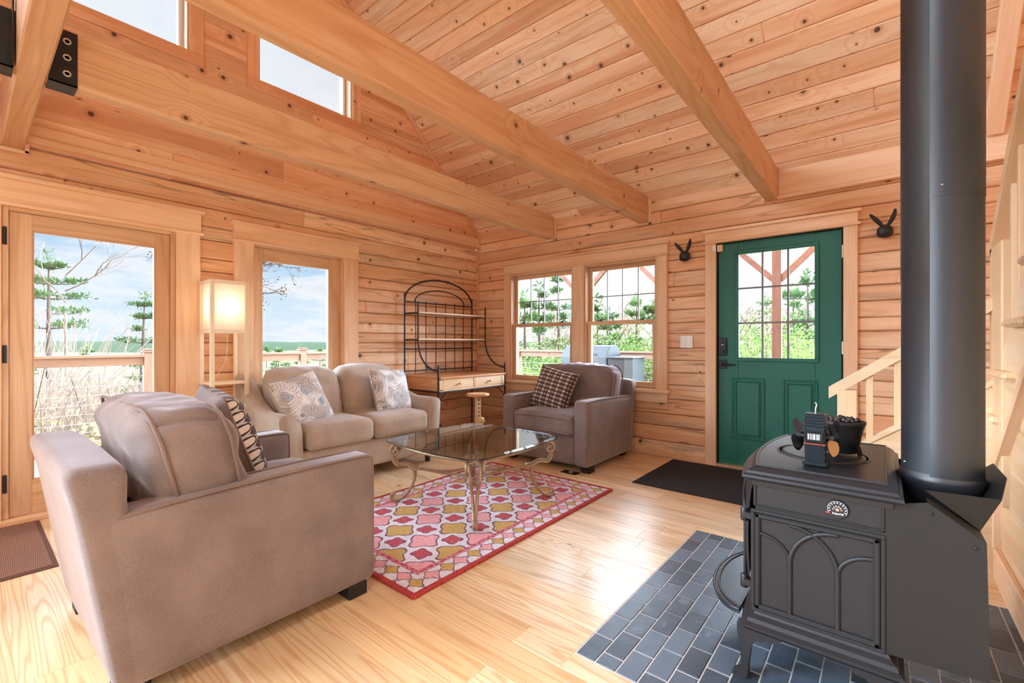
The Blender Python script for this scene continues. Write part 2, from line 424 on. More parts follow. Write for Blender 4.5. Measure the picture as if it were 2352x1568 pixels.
def fabric(name, c, c2, sheen=.5, scale=900., rough=.9):
    m, n, b = mat(name); p = n.obj()
    t = n.noise(p, scale*.25, 2., .6); br = n.noise(p, 5., 3., .55)
    base = n.mix(n.ss(n.m('ADD', n.m('MULTIPLY', t, .45), n.m('MULTIPLY', br, .6)), .34, .72), c, c2)
    setp(n, b, base=base, rough=rough, spec=.2, sheen=sheen, sheenr=.35, sheent=col(226, 222, 228), normal=n.bump(t, .12, .002)); return m
M['taupe'] = fabric('taupe_velour', col(118, 104, 100), col(142, 127, 121), .75)
M['beige'] = fabric('beige_velour', col(170, 155, 139), col(194, 179, 162), .5)
M['pipingt'] = fabric('taupe_piping', col(122, 102, 93), col(138, 118, 108), .4)
def lattice_cushion(name, k=1., dark=(58, 46, 56), pale=(150, 132, 122)):
    m, n, b = mat(name); u, v, _ = n.xyz(n.uv()); u = n.m('DIVIDE', u, k); v = n.m('DIVIDE', v, k)
    # rows of ovals joined by bands, small dots between
    P, Q = .072, .040
    def cell(du, dv):
        a = n.m('DIVIDE', n.m('ADD', u, du), P); c = n.m('DIVIDE', n.m('ADD', v, dv), Q)
        a = n.m('SUBTRACT', a, n.m('ROUND', a)); c = n.m('SUBTRACT', c, n.m('ROUND', c))
        return n.m('MULTIPLY', a, P), n.m('MULTIPLY', c, Q), a, c
    def ell(du, dv, rx, ry):
        a, c, _, _ = cell(du, dv)
        return n.m('SQRT', n.m('ADD', n.m('POWER', n.m('ABSOLUTE', n.m('DIVIDE', a, rx)), 2.), n.m('POWER', n.m('ABSOLUTE', n.m('DIVIDE', c, ry)), 2.)))
    e1 = ell(0, 0, .024, .0125); e2 = ell(P/2, Q/2, .026, .014); e3 = ell(P/2, 0, .0095, .0085)
    _, _, a1, c1 = cell(0, 0)
    band = n.m('SUBTRACT', n.m('ADD', n.m('ABSOLUTE', a1), n.m('ABSOLUTE', c1)), .5)
    c = n.mix(n.ss(n.m('ABSOLUTE', band), .05, .12), col(*pale), col(*dark))
    c = n.mix(n.ss(e2, .86, 1.02, 1., 0.), c, col(64, 50, 58)); c = n.mix(n.ss(e2, .62, .74, 1., 0.), c, col(84, 68, 72))
    c = n.mix(n.ss(e1, 1.02, 1.14, 1., 0.), c, col(44, 34, 42)); c = n.mix(n.ss(e1, .70, .82, 1., 0.), c, col(216, 198, 178))
    c = n.mix(n.ss(e3, .9, 1.1, 1., 0.), c, col(186, 168, 152))
    tx = n.noise(n.vec(n.m('MULTIPLY', u, 600.), n.m('MULTIPLY', v, 600.)), 1., 1.)
    setp(n, b, base=c, rough=.85, spec=.2, normal=n.bump(tx, .2, .002), sheen=.15); return m
M['lattice'] = lattice_cushion('oval_lattice_fabric'); M['pebble'] = lattice_cushion('pebble_lattice_fabric', 1.55, (44, 42, 66), (186, 176, 164))
def paisley(name, seed, warm):
    m, n, b = mat(name); uv = n.uv(); u, v, _ = n.xyz(uv)
    q = n.vec(n.m('ADD', u, seed), n.m('ADD', v, seed*.7))
    w1 = n.noise(q, 7., 2., .5); w2 = n.noise(n.vec(n.m('ADD', u, seed+5), v), 9., 2., .5)
    vo = n.voro(n.vec(n.m('ADD', n.m('ADD', u, seed), n.m('MULTIPLY', w1, .10)), n.m('ADD', n.m('ADD', v, seed), n.m('MULTIPLY', w2, .10))), 6.2)
    d = vo['Distance']; rc, gc, bc = n.xyz(vo['Color'])
    ring = n.m('PINGPONG', n.m('MULTIPLY', n.m('ADD', d, n.m('MULTIPLY', w2, .25)), 7.), .5)
    line = n.ss(ring, .38, .47)
    white = col(232, 230, 228)
    base = n.mix(n.ss(w1, .42, .58), white, col(*warm))
    drop = n.ss(d, .16, .24, 1., 0.)
    base = n.mix(n.m('MULTIPLY', drop, n.m('GREATER_THAN', gc, .45)), base, n.mix(rc, col(150, 172, 188), col(206, 216, 222)))
    lc = n.mix(n.ss(bc, .4, .6), col(110, 122, 136), col(134, 122, 112))
    c = n.mix(n.m('MULTIPLY', line, n.ss(w2, .34, .46)), base, lc)
    dots = n.voro(q, 46.)['Distance']
    c = n.mix(n.m('MULTIPLY', n.ss(dots, .16, .26, 1., 0.), n.ss(w1, .5, .56)), c, n.mix(.5, lc, white))
    setp(n, b, base=c, rough=.85, spec=.2); return m
M['paisleyA'] = paisley('paisley_fabric_warm', 1.3, (196, 186, 176)); M['paisleyB'] = paisley('paisley_fabric_cool', 4.9, (188, 182, 178))
def rug_mat(name):
    m, n, b = mat(name); u, v, _ = n.xyz(n.uv())
    wob = n.noise(n.vec(n.m('MULTIPLY', u, 16.), n.m('MULTIPLY', v, 16.)), 1., 2.)
    wob2 = n.noise(n.vec(n.m('MULTIPLY', u, 16.), n.m('MULTIPLY', v, 16.), 7.), 1., 2.)
    X = n.m('ADD', u, n.m('MULTIPLY', n.m('SUBTRACT', wob, .5), .034)); Y = n.m('ADD', v, n.m('MULTIPLY', n.m('SUBTRACT', wob2, .5), .034))
    def lat(x0, y0, P, s=1.):
        a = n.m('DIVIDE', n.m('SUBTRACT', X, x0), P); c = n.m('DIVIDE', n.m('SUBTRACT', Y, y0), P)
        ia, ic = n.m('ROUND', a), n.m('ROUND', c); a = n.m('SUBTRACT', a, ia); c = n.m('SUBTRACT', c, ic)
        a2, c2 = n.m('MULTIPLY', a, a), n.m('MULTIPLY', c, c); r2 = n.m('ADD', n.m('ADD', a2, c2), 1e-5)
        df = n.m('SUBTRACT', a2, c2)
        c4 = n.m('DIVIDE', n.m('SUBTRACT', n.m('MULTIPLY', df, df), n.m('MULTIPLY', n.m('MULTIPLY', a2, c2), 4.)), n.m('MULTIPLY', r2, r2))
        par = n.m('ABSOLUTE', n.m('MODULO', n.m('ADD', ia, ic), 2.))
        return n.m('SQRT', r2), c4, par
    P = .222
    r, c4, par = lat(1.993, -2.305, P)
    big = n.m('DIVIDE', r, n.m('ADD', .375, n.m('MULTIPLY', c4, .062)))
    r, c4, _ = lat(1.993+P/2, -2.305+P/2, P)
    sm = n.m('DIVIDE', r, n.m('ADD', .215, n.m('MULTIPLY', c4, -.032)))
    hatch = n.noise(n.vec(n.m('MULTIPLY', n.m('ADD', u, v), 30.), n.m('MULTIPLY', n.m('SUBTRACT', u, v), 160.)), 1., 1.)
    hs = n.ss(hatch, .32, .68)
    pink = n.mix(hs, col(240, 186, 188), col(218, 140, 152)); gold = n.mix(hs, col(218, 182, 112), col(184, 146, 78)); red = n.mix(hs, col(208, 96, 104), col(170, 54, 76))
    white = n.mix(hs, col(240, 238, 242), col(204, 198, 212)); line = col(112, 76, 98)
    c = n.mix(n.ss(big, 1.0, 1.06, 1., 0.), white, line); c = n.mix(n.ss(big, .88, .94, 1., 0.), c, n.mix(par, gold, pink))
    c = n.mix(n.ss(sm, 1.05, 1.14, 1., 0.), c, line); c = n.mix(n.ss(sm, .90, .97, 1., 0.), c, red)
    # border: distance to the nearest edge
    ex = n.m('MINIMUM', n.m('SUBTRACT', u, 1.40), n.m('SUBTRACT', 2.615, u)); ey = n.m('MINIMUM', n.m('SUBTRACT', v, -3.14), n.m('SUBTRACT', -1.27, v))
    e = n.m('MINIMUM', ex, ey)
    r, c4, par2 = lat(2.535, -3.06, .095)
    st = n.m('DIVIDE', r, n.m('ADD', .40, n.m('MULTIPLY', c4, .07)))
    bc = n.mix(n.ss(st, 1.0, 1.08, 1., 0.), white, line); bc = n.mix(n.ss(st, .84, .92, 1., 0.), bc, n.mix(par2, gold, pink))
    c = n.mix(n.ss(e, .133, .137, 1., 0.), c, bc)
    band = n.m('MULTIPLY', n.ss(e, .128, .132), n.ss(e, .158, .162, 1., 0.))
    bn = n.mix(n.ss(n.noise(n.vec(n.m('MULTIPLY', u, 55.), n.m('MULTIPLY', v, 55.)), 1., 1.), .42, .58), col(196, 66, 84), col(206, 146, 160))
    c = n.mix(band, c, bn)
    c = n.mix(n.ss(e, .018, .024, 1., 0.), c, n.mix(hs, col(188, 66, 64), col(160, 44, 48)))
    tuft = n.noise(n.vec(n.m('MULTIPLY', u, 300.), n.m('MULTIPLY', v, 300.)), 1., 1.)
    setp(n, b, base=c, rough=.95, spec=.1, normal=n.bump(n.m('ADD', tuft, hatch), .4, .004), sheen=.1); return m
M['rug'] = rug_mat('trellis_rug')
M['rugedge'] = plain('rug_binding', col(176, 58, 56), .95, nz=.3, nscale=120.)
def slate():
    m, n, b = mat('slate_tile'); r = n.attr('rnd')[2]; p = n.obj()
    t = n.noise(p, 14., 4., .6, .6); f = n.noise(p, 90., 3., .6)
    c = n.mix(n.ss(n.m('ADD', n.m('MULTIPLY', r, .6), n.m('MULTIPLY', t, .5)), .2, .85), col(44, 54, 66), col(86, 100, 114))
    c = n.mix(n.m('MULTIPLY', n.ss(t, .62, .68), .35), c, col(124, 138, 150))
    setp(n, b, base=c, rough=.38, spec=.5, normal=n.bump(n.m('ADD', t, n.m('MULTIPLY', f, .4)), .35, .006)); return m
M['slate'] = slate(); M['grout'] = plain('grey_grout', col(206, 206, 204), .9, nz=.1, nscale=80.)
def shade_mat():
    m, n, b = mat('lamp_shade_paper'); u, v, _ = n.xyz(n.uv())
    w = n.noise(n.vec(n.m('MULTIPLY', u, 20.), n.m('MULTIPLY', v, 500.)), 1., 2.)
    c = n.mix(n.ss(w, .4, .6), col(250, 240, 226), col(240, 226, 208))
    setp(n, b, base=c, rough=.8, trans=0.)
    t = m.node_tree; tl = t.nodes.new('ShaderNodeBsdfTranslucent'); n._in(tl.inputs[0], c); mx = t.nodes.new('ShaderNodeMixShader'); mx.inputs[0].default_value = .6
    o = [x for x in t.nodes if x.type == 'OUTPUT_MATERIAL'][0]
    t.links.new(b.outputs[0], mx.inputs[1]); t.links.new(tl.outputs[0], mx.inputs[2]); t.links.new(mx.outputs[0], o.inputs[0]); return m
M['shade'] = shade_mat()
def brownmat():
    m, n, b = mat('ribbed_brown_mat'); u, v, _ = n.xyz(n.uv())
    a = n.m('PINGPONG', n.m('MULTIPLY', u, 40.), .5); c = n.m('PINGPONG', n.m('ADD', n.m('MULTIPLY', v, 150.), n.m('MULTIPLY', n.m('ROUND', n.m('MULTIPLY', u, 20.)), .5)), .5)
    h = n.m('MULTIPLY', n.ss(a, .08, .2), n.ss(c, .12, .3))
    t = n.noise(n.vec(n.m('MULTIPLY', u, 300.), n.m('MULTIPLY', v, 300.)), 1., 2.)
    setp(n, b, base=n.mix(h, col(116, 82, 68), n.mix(t, col(168, 132, 114), col(190, 154, 136))), rough=.95, spec=.1, normal=n.bump(h, .6, .004)); return m
M['brownmat'] = brownmat()
def leafmat(name, a, c2):
    m, n, b = mat(name); r = n.attr('rnd')[2]
    c = n.mix(r, a, c2); setp(n, b, base=c, rough=.7, spec=.2)
    t = m.node_tree; tl = t.nodes.new('ShaderNodeBsdfTranslucent'); n._in(tl.inputs[0], c); mx = t.nodes.new('ShaderNodeMixShader'); mx.inputs[0].default_value = .35
    o = [x for x in t.nodes if x.type == 'OUTPUT_MATERIAL'][0]
    t.links.new(b.outputs[0], mx.inputs[1]); t.links.new(tl.outputs[0], mx.inputs[2]); t.links.new(mx.outputs[0], o.inputs[0]); return m
M['needle'] = leafmat('pine_needles', col(44, 78, 46), col(92, 118, 66))
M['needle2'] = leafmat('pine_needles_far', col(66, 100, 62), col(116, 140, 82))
M['leaf'] = leafmat('spring_leaves', col(100, 134, 56), col(158, 180, 98))
M['bud'] = leafmat('spring_buds', col(176, 160, 122), col(208, 196, 160))
def groundmat(name, a, b2, c3):
    m, n, b = mat(name); p = n.obj()
    t = n.noise(p, .5, 4., .6); f = n.noise(p, 9., 3., .6)
    c = n.mix(n.ss(t, .4, .6), a, b2); c = n.mix(n.m('MULTIPLY', n.ss(f, .45, .7), .5), c, c3)
    setp(n, b, base=c, rough=.95, spec=.1); return m
M['lawn'] = groundmat('lawn', col(92, 118, 54), col(108, 130, 66), col(74, 98, 44))
M['scrub'] = groundmat('scrub_land', col(118, 104, 78), col(92, 98, 62), col(132, 120, 96))
M['farland'] = groundmat('far_forest', col(46, 64, 44), col(58, 74, 50), col(38, 54, 38))
# ------------------------------------------------------------------ setting: floor, hearth, walls, roof
TAN = 1.03; Z0 = 2.53; TH = math.atan(TAN)
roofz = lambda y: Z0-TAN*y
def struct(mb, name, m, label, cat):
    return tag(mb.build(name, m), label, cat, kind='structure')
rf = random.Random(3)
f = MB(); y = .05
while y > -6.2:                                   # wide planks running along x
    w = rf.choice((.125, .14, .155, .19)) if y > -3.2 else rf.choice((.24, .28, .30)); x = -.02
    while x < 6.6:
        x1 = min(6.6, x+rf.uniform(1.6, 3.2))
        if 6.6-x1 < .6: x1 = 6.6
        if y-w < -1.59 and y > -2.99 and x1 > 3.335 and x < 4.7:      # leave the hearth out
            yy0, yy1 = max(y-w, -2.985), min(y, -1.595)
            f.box(x, min(x1, 3.335), y-w, y, -.03, 0, 'x', .0012, rf.random())
            if y > -1.595: f.box(3.335, x1, -1.595, y, -.03, 0, 'x', .0012, rf.random())
            if y-w < -2.985: f.box(3.335, x1, y-w, -2.985, -.03, 0, 'x', .0012, rf.random())
            x = max(x1, 4.72) if x1 > 3.335 else x1
            if x1 > 3.335: x = 6.6
        else:
            f.box(x, x1, y-w, y, -.03, 0, 'x', .0012, rf.random()); x = x1
    y -= w
struct(f, 'floor', M['floor'], 'glossy pale pine plank floor of the living room', 'floor')
h = MB(); h.box(3.335, 4.72, -2.985, -1.595, -.03, -.0008, 'y')
ht = MB()
for i in range(18):
    x0 = 3.341+i*.0775
    if x0 > 4.66: break
    j0 = 0 if i % 2 == 0 else -1
    yy = -1.600+(.077 if i % 2 else 0)
    while yy > -2.98:
        a, b2 = min(yy, -1.600), max(yy-.1535, -2.982)
        if a-b2 > .01: ht.box(x0, x0+.0725, b2+.0025, a-.0025, -.02, .0012+rf.random()*.001, 'y', .0018, rf.random())
        yy -= .1545
hearth = struct(h, 'floor_hearth', M['grout'], 'slate tiled hearth set into the plank floor under the wood stove', 'hearth')
ht.build('slate_tiling', M['slate'], hearth)

def logwall(axis, plane, L0, L1, z0, z1, opens, seed, thick=.16, mean=.128, top=None):
    """courses of squared logs with V joints; axis: the direction the logs run; plane: position of the room face (wall goes to the outside)"""
    rr = random.Random(seed); mb = MB(); z = z0
    while z < z1-.02:
        h = min(z1, z+rr.choice((.105, .12, .125, .14, .15)))
        if z1-h < .05: h = z1
        cuts = sorted({z, h, *[q for o in opens for q in o[2:4] if z+.004 < q < h-.004]})
        brk = rr.uniform(L0+.8, L1-.8); r1, r2 = rr.random(), rr.random(); pr = rr.uniform(-.004, .004)
        for a, b in zip(cuts, cuts[1:]):
            segs = [(L0, L1)]
            for o in opens:
                if o[2] < (a+b)/2 < o[3]:
                    ns = []
                    for s0, s1 in segs:
                        if o[1] <= s0 or o[0] >= s1: ns.append((s0, s1)); continue
                        if o[0] > s0: ns.append((s0, o[0]))
                        if o[1] < s1: ns.append((o[1], s1))
                    segs = ns
            for s0, s1 in segs:
                for q0, q1, rv in ((s0, min(s1, brk), r1), (max(s0, brk), s1, r2)):
                    if q1-q0 < .01: continue
                    c = .009; gp = .0022; lo_ = a+gp if a == z else a; hi_ = b-gp if b == h else b
                    if axis == 'y': mb.box(plane-.05, plane+pr, q0, q1, lo_, hi_, 'y', c, rv); mb.box(plane-thick, plane-.048, q0, q1, a, b, 'y', 0, rv)
                    else: mb.box(q0, q1, plane-pr, plane+.05, lo_, hi_, 'x', c, rv); mb.box(q0, q1, plane+.048, plane+thick, a, b, 'x', 0, rv)
        z = h
    return mb
M['muntin'] = plain('grey_muntin', col(128, 128, 134), .4)
# openings (along, along, z, z)
L_OPEN = [(-4.225, -3.36, 0, 1.965), (-2.79, -1.965, .26, 1.965)]
R_OPEN = [(.575, 1.505, .66, 1.975), (1.64, 2.48, .66, 1.975), (3.02, 3.965, 0, 2.03)]
wl = logwall('y', 0., -6.2, 0.16, 0, 2.36, L_OPEN, 11)
struct(wl, 'wall_left', M['log'], 'knotty pine log wall with the glazed patio door and narrow window', 'wall')
wr = logwall('x', 0., 0., 6.6, 0, 2.62, R_OPEN, 5)
struct(wr, 'wall_right', M['log'], 'knotty pine log wall with the green entry door and double window', 'wall')
# boarded gable above the left wall
G_OPEN = [(-4.16, -3.273, 3.383, 4.30), (-2.765, -1.883, 3.383, 4.25)]
g = MB(); z = 2.37; rr = random.Random(21)
while z < 6.9:
    h = z+.188
    cuts = sorted({z, h, *[q for o in G_OPEN for q in o[2:4] if z < q < h]})
    ye = min(0.02, (Z0-z)/TAN+.0); yw = -8.38-ye if ye < 0 else -8.4
    brk = rr.uniform(-3.8, -1.2); r1, r2 = rr.random(), rr.random()
    for a, b in zip(cuts, cuts[1:]):
        segs = [(max(yw, -6.2), ye)]
        for o in G_OPEN:
            if o[2] < (a+b)/2 < o[3]:
                segs = [q for s0, s1 in segs for q in ((s0, min(s1, o[0])), (max(s0, o[1]), s1)) if q[1]-q[0] > .01]
        for s0, s1 in segs:
            for q0, q1, rv in ((s0, min(s1, brk), r1), (max(s0, brk), s1, r2)):
                if q1-q0 > .01: g.box(-.12, .032, q0, q1, a, b, 'y', .0035, rv)
    z = h
struct(g, 'wall_left_gable', M['panel'], 'knotty pine boarded gable with two high windows above the log wall', 'wall')
# ceiling
T = Matrix(((1, 0, 0, 0), (0, cos(TH), sin(TH), 0), (0, -sin(TH), cos(TH), Z0), (0, 0, 0, 1)))   # local y = minus distance up the slope
c = MB(T); s = -.16; LEN = 4.19/cos(TH); rr = random.Random(8)
while s < LEN:
    w = .1335; x = -.1
    first = True
    while x < 6.7:
        x1 = x+((rr.uniform(.6, 5.) if rr.random() < .35 else 9.) if first else 9.); first = False
        x1 = min(x1, 6.7)
        c.box(x, x1, -(s+w)+.0008, -s-.0008, 0, .025, 'x', .0075, rr.random()); x = x1
    s += w
c.box(-.1, 6.7, -LEN, .16, .020, .05, 'x')
struct(c, 'ceiling', M['ceil'], 'sloping knotty pine board ceiling rising from the door wall', 'ceiling')
T2 = Matrix(((1, 0, 0, 0), (0, cos(TH), -sin(TH), -8.38), (0, sin(TH), cos(TH), Z0), (0, 0, 0, 1)))
c = MB(T2); s = 3.0
while s < LEN:
    c.box(-.1, 6.7, s, s+.1335, 0, .025, 'x', .0055, rr.random()); s += .1335
c.box(-.1, 6.7, 3.0, LEN, .020, .05, 'x')
struct(c, 'ceiling_rear', M['ceil'], 'rear slope of the knotty pine board ceiling beyond the ridge', 'ceiling')
g = MB(); z = 0.; rr = random.Random(41)
while z < 6.9:
    hw = min(4.19, (6.90-z)/TAN) if z > Z0 else 6.2
    y0_, y1_ = (-6.2, .0) if z < Z0 else (max(-6.2, -4.19-hw), min(0, -4.19+hw+.2))
    g.box(6.6, 6.7, y0_, y1_, z, z+.188, 'y', .0035, rr.random()); z += .188
struct(g, 'wall_far', M['panel'], 'unseen boarded pine end wall beyond the stair, added to block sky light', 'wall')  # out of view, added to stop sky light coming in from the right
# trims of the shell
t = MB(); t.box(.0, .062, -6.2, -.0, 2.385, 2.425, 'y', .004); t.box(0, .048, -6.2, 0, 2.425, 2.50, 'y', .003)
struct(t, 'trim_1', M['trim'], 'pine ledge trim running under the boarded gable', 'trim')
t = MB(T); t.box(.032, .058, -LEN, .0, -.045, -.001, 'y', .004)
struct(t, 'trim_2', M['panel'], 'slim pine rake trim where gable meets sloping ceiling', 'trim')
t = MB(); t.box(.0, .06, -.024, 0, 2.36, 2.56, 'z', .003); t.box(0, .026, -.026, 0, 0, 2.36, 'z', .004)
struct(t, 'trim_3', M['panel'], 'slim vertical pine trim in the corner behind the rack', 'trim')
t = MB(); t.box(3.52, 6.0, -.035, 0, 2.355, 2.60, 'x', .003); t.box(3.40, 6.0, -.05, 0, 2.332, 2.358, 'x', .004); t.box(3.402, 3.422, -.03, 0, 2.355, 2.43, 'z', .003)
struct(t, 'trim_4', M['trim'], 'wide pine header board with moulding above the green door', 'trim')
b = MB(); b.box(0, 2.93, -.022, 0, 0, .055, 'x', .006)
struct(b, 'baseboard_right', M['trim'], 'low pine baseboard under the double window', 'baseboard')
b = MB(); b.box(0, .022, -3.19, -2.95, 0, .055, 'y', .006); b.box(0, .022, -1.80, 0, 0, .055, 'y', .006)
struct(b, 'baseboard_left', M['trim'], 'low pine baseboard along the patio wall', 'baseboard')
# ------------------------------------------------------------------ beams
gd = MB(); gd.box(0, 6.5, -4.24, -4.14, 2.33, 2.66, 'x', .008)
gb = struct(gd, 'ceiling_beam', M['beam'], 'big pine girder running out from the patio wall overhead', 'beam')
e = MB(); e.box(0, .03, -4.262, -4.118, 2.308, 2.33, 'y', .003); e.box(0, .03, -4.14, -4.118, 2.31, 2.66, 'z', .003); e.box(0, .03, -4.262, -4.24, 2.31, 2.66, 'z', .003)
e.build('end_trim', M['trim'], gb)
for i, (xa, xb, lab) in enumerate(((1.15, 1.25, 'pine tie beam closest to the patio wall, with bolted steel bracket'),
                                   (2.28, 2.385, 'middle pine tie beam ending over the double window'),
                                   (3.42, 3.52, 'pine tie beam ending above the green door'))):
    m = MB(); m.box(xa, xb, -4.14, 0, 2.33, 2.588, 'y', .008)
    o = struct(m, 'ceiling_beam', M['beam'], lab, 'beam')
    if i < 2:
        e = MB(); e.box(xb, xb+.022, -.028, 0, 2.308, 2.595, 'z', .003); e.box(xa-.02, xb+.022, -.028, 0, 2.308, 2.33, 'x', .003)
        e.build('end_trim', M['trim'], o)
    k = MB(); k.box(xb, xb+.006, -4.14, -4.042, 2.322, 2.575, 'z', .001); k.box(xa-.006, xb+.006, -4.14, -4.042, 2.322, 2.33, 'x', .001); k.box(xa-.006, xa, -4.14, -4.042, 2.322, 2.575, 'z', .001)
    br = k.build('steel_bracket', M['steelplate'], o)
    for zz in (2.525, 2.45, 2.375):
        w = MB(); w.lathe([(.0085, .004), (.0085, .0065), (.0145, .007), (.0145, .004)], (xb+.002, -4.078, zz), 20, 'x'); w.build('washer', M['washer'], br)
    m = MB(); m.box(xa, xb, -6.2, -4.24, 2.33, 2.588, 'y', .008)
    o2 = struct(m, 'ceiling_beam', M['beam'], lab.split(',')[0].replace('ending', 'continuing')+', rear half beyond the girder', 'beam')
    k = MB(); k.box(xb, xb+.006, -4.36, -4.246, 2.322, 2.575, 'z', .001); k.box(xa-.006, xb+.006, -4.36, -4.246, 2.322, 2.33, 'x', .001); k.box(xb, xb+.05, -4.252, -4.246, 2.33, 2.62, 'z', .001)
    k.build('steel_bracket', M['steelplate'], o2)
# boxed rafter running up the ceiling over the stair
m = MB(T); m.box(4.725, 4.815, -4.0, -.02, -.075, -.001, 'y', .004)
struct(m, 'ceiling_beam', M['trim'], 'pale boxed rafter on the ceiling above the stair', 'beam')

# ------------------------------------------------------------------ windows and doors
def door_or_window(name, label, cat): return thing(name, label, cat, kind='structure')
# narrow window in the patio wall
w1 = door_or_window('window_1', 'tall narrow window in a wide pine casing behind the loveseat', 'window')
def parts(root, rows):
    for name, m, boxes in rows:
        mb = MB()
        for bx in boxes: mb.box(*bx)
        mb.build(name, m, root)
TR = M['trim']
parts(w1, [
    ('casing', TR, [(-.01, .032, -2.95, -2.80, .20, 1.972, 'z', .003)]), ('casing', TR, [(-.01, .032, -1.955, -1.80, .20, 1.972, 'z', .003)]),
    ('head_casing', TR, [(-.01, .034, -2.955, -1.795, 1.985, 2.115, 'y', .003)]), ('head_ledge', TR, [(-.01, .05, -2.965, -1.785, 1.968, 1.988, 'y', .004)]),
    ('cornice', TR, [(-.01, .062, -2.972, -1.765, 2.112, 2.138, 'y', .004)]), ('sill', TR, [(-.01, .06, -2.97, -1.78, .17, .20, 'y', .004)]),
    ('jamb', M['doorwood'], [(-.14, .012, -2.80, -2.783, .25, 1.972, 'z', .002), (-.14, .012, -1.972, -1.955, .25, 1.972, 'z', .002), (-.14, .0115, -2.784, -1.971, 1.955, 1.9715, 'y', .002), (-.14, .02, -2.799, -1.956, .2, .262, 'y', .002)]),
    ('sash', M['doorwood'], [(-.075, -.03, -2.783, -2.705, .262, 1.955, 'z', .004), (-.075, -.03, -2.095, -1.972, .262, 1.955, 'z', .004), (-.075, -.03, -2.705, -2.095, 1.845, 1.955, 'y', .004), (-.075, -.03, -2.705, -2.095, .262, .38, 'y', .004)]),
    ('glass_pane', M['pane'], [(-.056, -.052, -2.71, -2.09, .375, 1.85, 'y')])])
# patio door
d1 = door_or_window('door_1', 'pale wood patio door with one tall glass pane onto the deck', 'door')
parts(d1, [
    ('casing', TR, [(-.01, .032, -3.352, -3.192, .03, 1.968, 'z', .003)]), ('casing', TR, [(-.01, .032, -4.42, -4.235, .03, 1.968, 'z', .003)]),
    ('head_casing', TR, [(-.01, .034, -4.43, -3.187, 1.985, 2.132, 'y', .003)]), ('head_ledge', TR, [(-.01, .05, -4.44, -3.172, 1.966, 1.988, 'y', .004)]),
    ('cornice', TR, [(-.01, .064, -4.45, -3.165, 2.13, 2.158, 'y', .004)]), ('threshold', TR, [(-.15, .075, -4.42, -3.192, .0, .03, 'y', .006)]),
    ('jamb', M['doorwood'], [(-.14, .02, -3.385, -3.352, .03, 1.968, 'z', .003), (-.14, .02, -4.235, -4.205, .03, 1.968, 'z', .003), (-.14, .0195, -4.206, -3.384, 1.94, 1.9675, 'y', .003)])])
dl = MB()
dl.box(-.04, .008, -4.203, -4.105, .036, 1.938, 'z', .002); dl.box(-.04, .008, -3.472, -3.387, .036, 1.938, 'z', .002); dl.box(-.04, .008, -4.105, -3.472, 1.838, 1.938, 'y', .002); dl.box(-.04, .008, -4.105, -3.472, .036, .245, 'y', .002)
dlf = dl.build('door_leaf', M['doorwood'], d1)
bd = MB()
for q in ((-.036, .004, -4.115, -4.095, .245, 1.838, 'z', .004), (-.036, .004, -3.482, -3.465, .245, 1.838, 'z', .004), (-.036, .004, -4.115, -3.465, 1.828, 1.846, 'y', .004), (-.036, .004, -4.115, -3.465, .238, .256, 'y', .004)): bd.box(*q)
bd.build('glazing_bead', M['doorwood'], dlf)
gp = MB(); gp.box(-.018, -.014, -4.10, -3.478, .25, 1.832, 'y'); gp.build('glass_pane', M['pane'], dlf)
for zz in (1.78, 1.05, .25):
    hh = MB(); hh.lathe([(.009, -.055), (.009, .055)], (.024, -4.222, zz), 10); hh.box(.004, .022, -4.232, -4.213, zz-.05, zz+.05, 'z', .001); hh.build('hinge', M['black'], d1)
# high gable windows
for i, (ya, yb, lab) in enumerate(((-4.16, -3.273, 'high gable window beside the girder, sky and cloud beyond'), (-2.765, -1.883, 'high gable window part hidden by the middle tie beam'))):
    wn = door_or_window('window_%d' % (i+2), lab, 'window'); zb, zt = 3.383, G_OPEN[i][3]
    parts(wn, [
        ('casing', M['panel'], [(.0, .05, ya-.095, ya-.002, zb, zt, 'z', .003)]), ('casing', M['panel'], [(.0, .05, yb+.002, yb+.10, zb, zt, 'z', .003)]),
        ('sill_casing', M['panel'], [(.0, .05, ya-.095, yb+.10, zb-.088, zb-.001, 'y', .003)]), ('head_casing', M['panel'], [(.0, .05, ya-.095, yb+.10, zt, zt+.09, 'y', .003)]),
        ('jamb', TR, [(-.14, .035, ya, ya+.012, zb, zt, 'z', .001), (-.14, .035, yb-.012, yb, zb, zt, 'z', .001), (-.14, .034, ya+.011, yb-.011, zb, zb+.012, 'y', .001), (-.14, .034, ya+.011, yb-.011, zt-.012, zt, 'y', .001)]),
        ('sash_frame', M['vinyl'], [(-.13, -.06, ya+.012, ya+.03, zb+.012, zt-.012, 'z', .003), (-.10, -.05, ya+.03, ya+.045, zb+.012, zt-.012, 'z', .003), (-.13, -.06, yb-.03, yb-.012, zb+.012, zt-.012, 'z', .003), (-.10, -.05, yb-.045, yb-.03, zb+.012, zt-.012, 'z', .003), (-.12, -.05, ya+.03, yb-.03, zb+.012, zb+.03, 'y', .003), (-.12, -.05, ya+.03, yb-.03, zt-.04, zt-.012, 'y', .003)]),
        ('glass_pane', M['pane'], [(-.085, -.081, ya+.03, yb-.03, zb+.025, zt-.03, 'y')])])
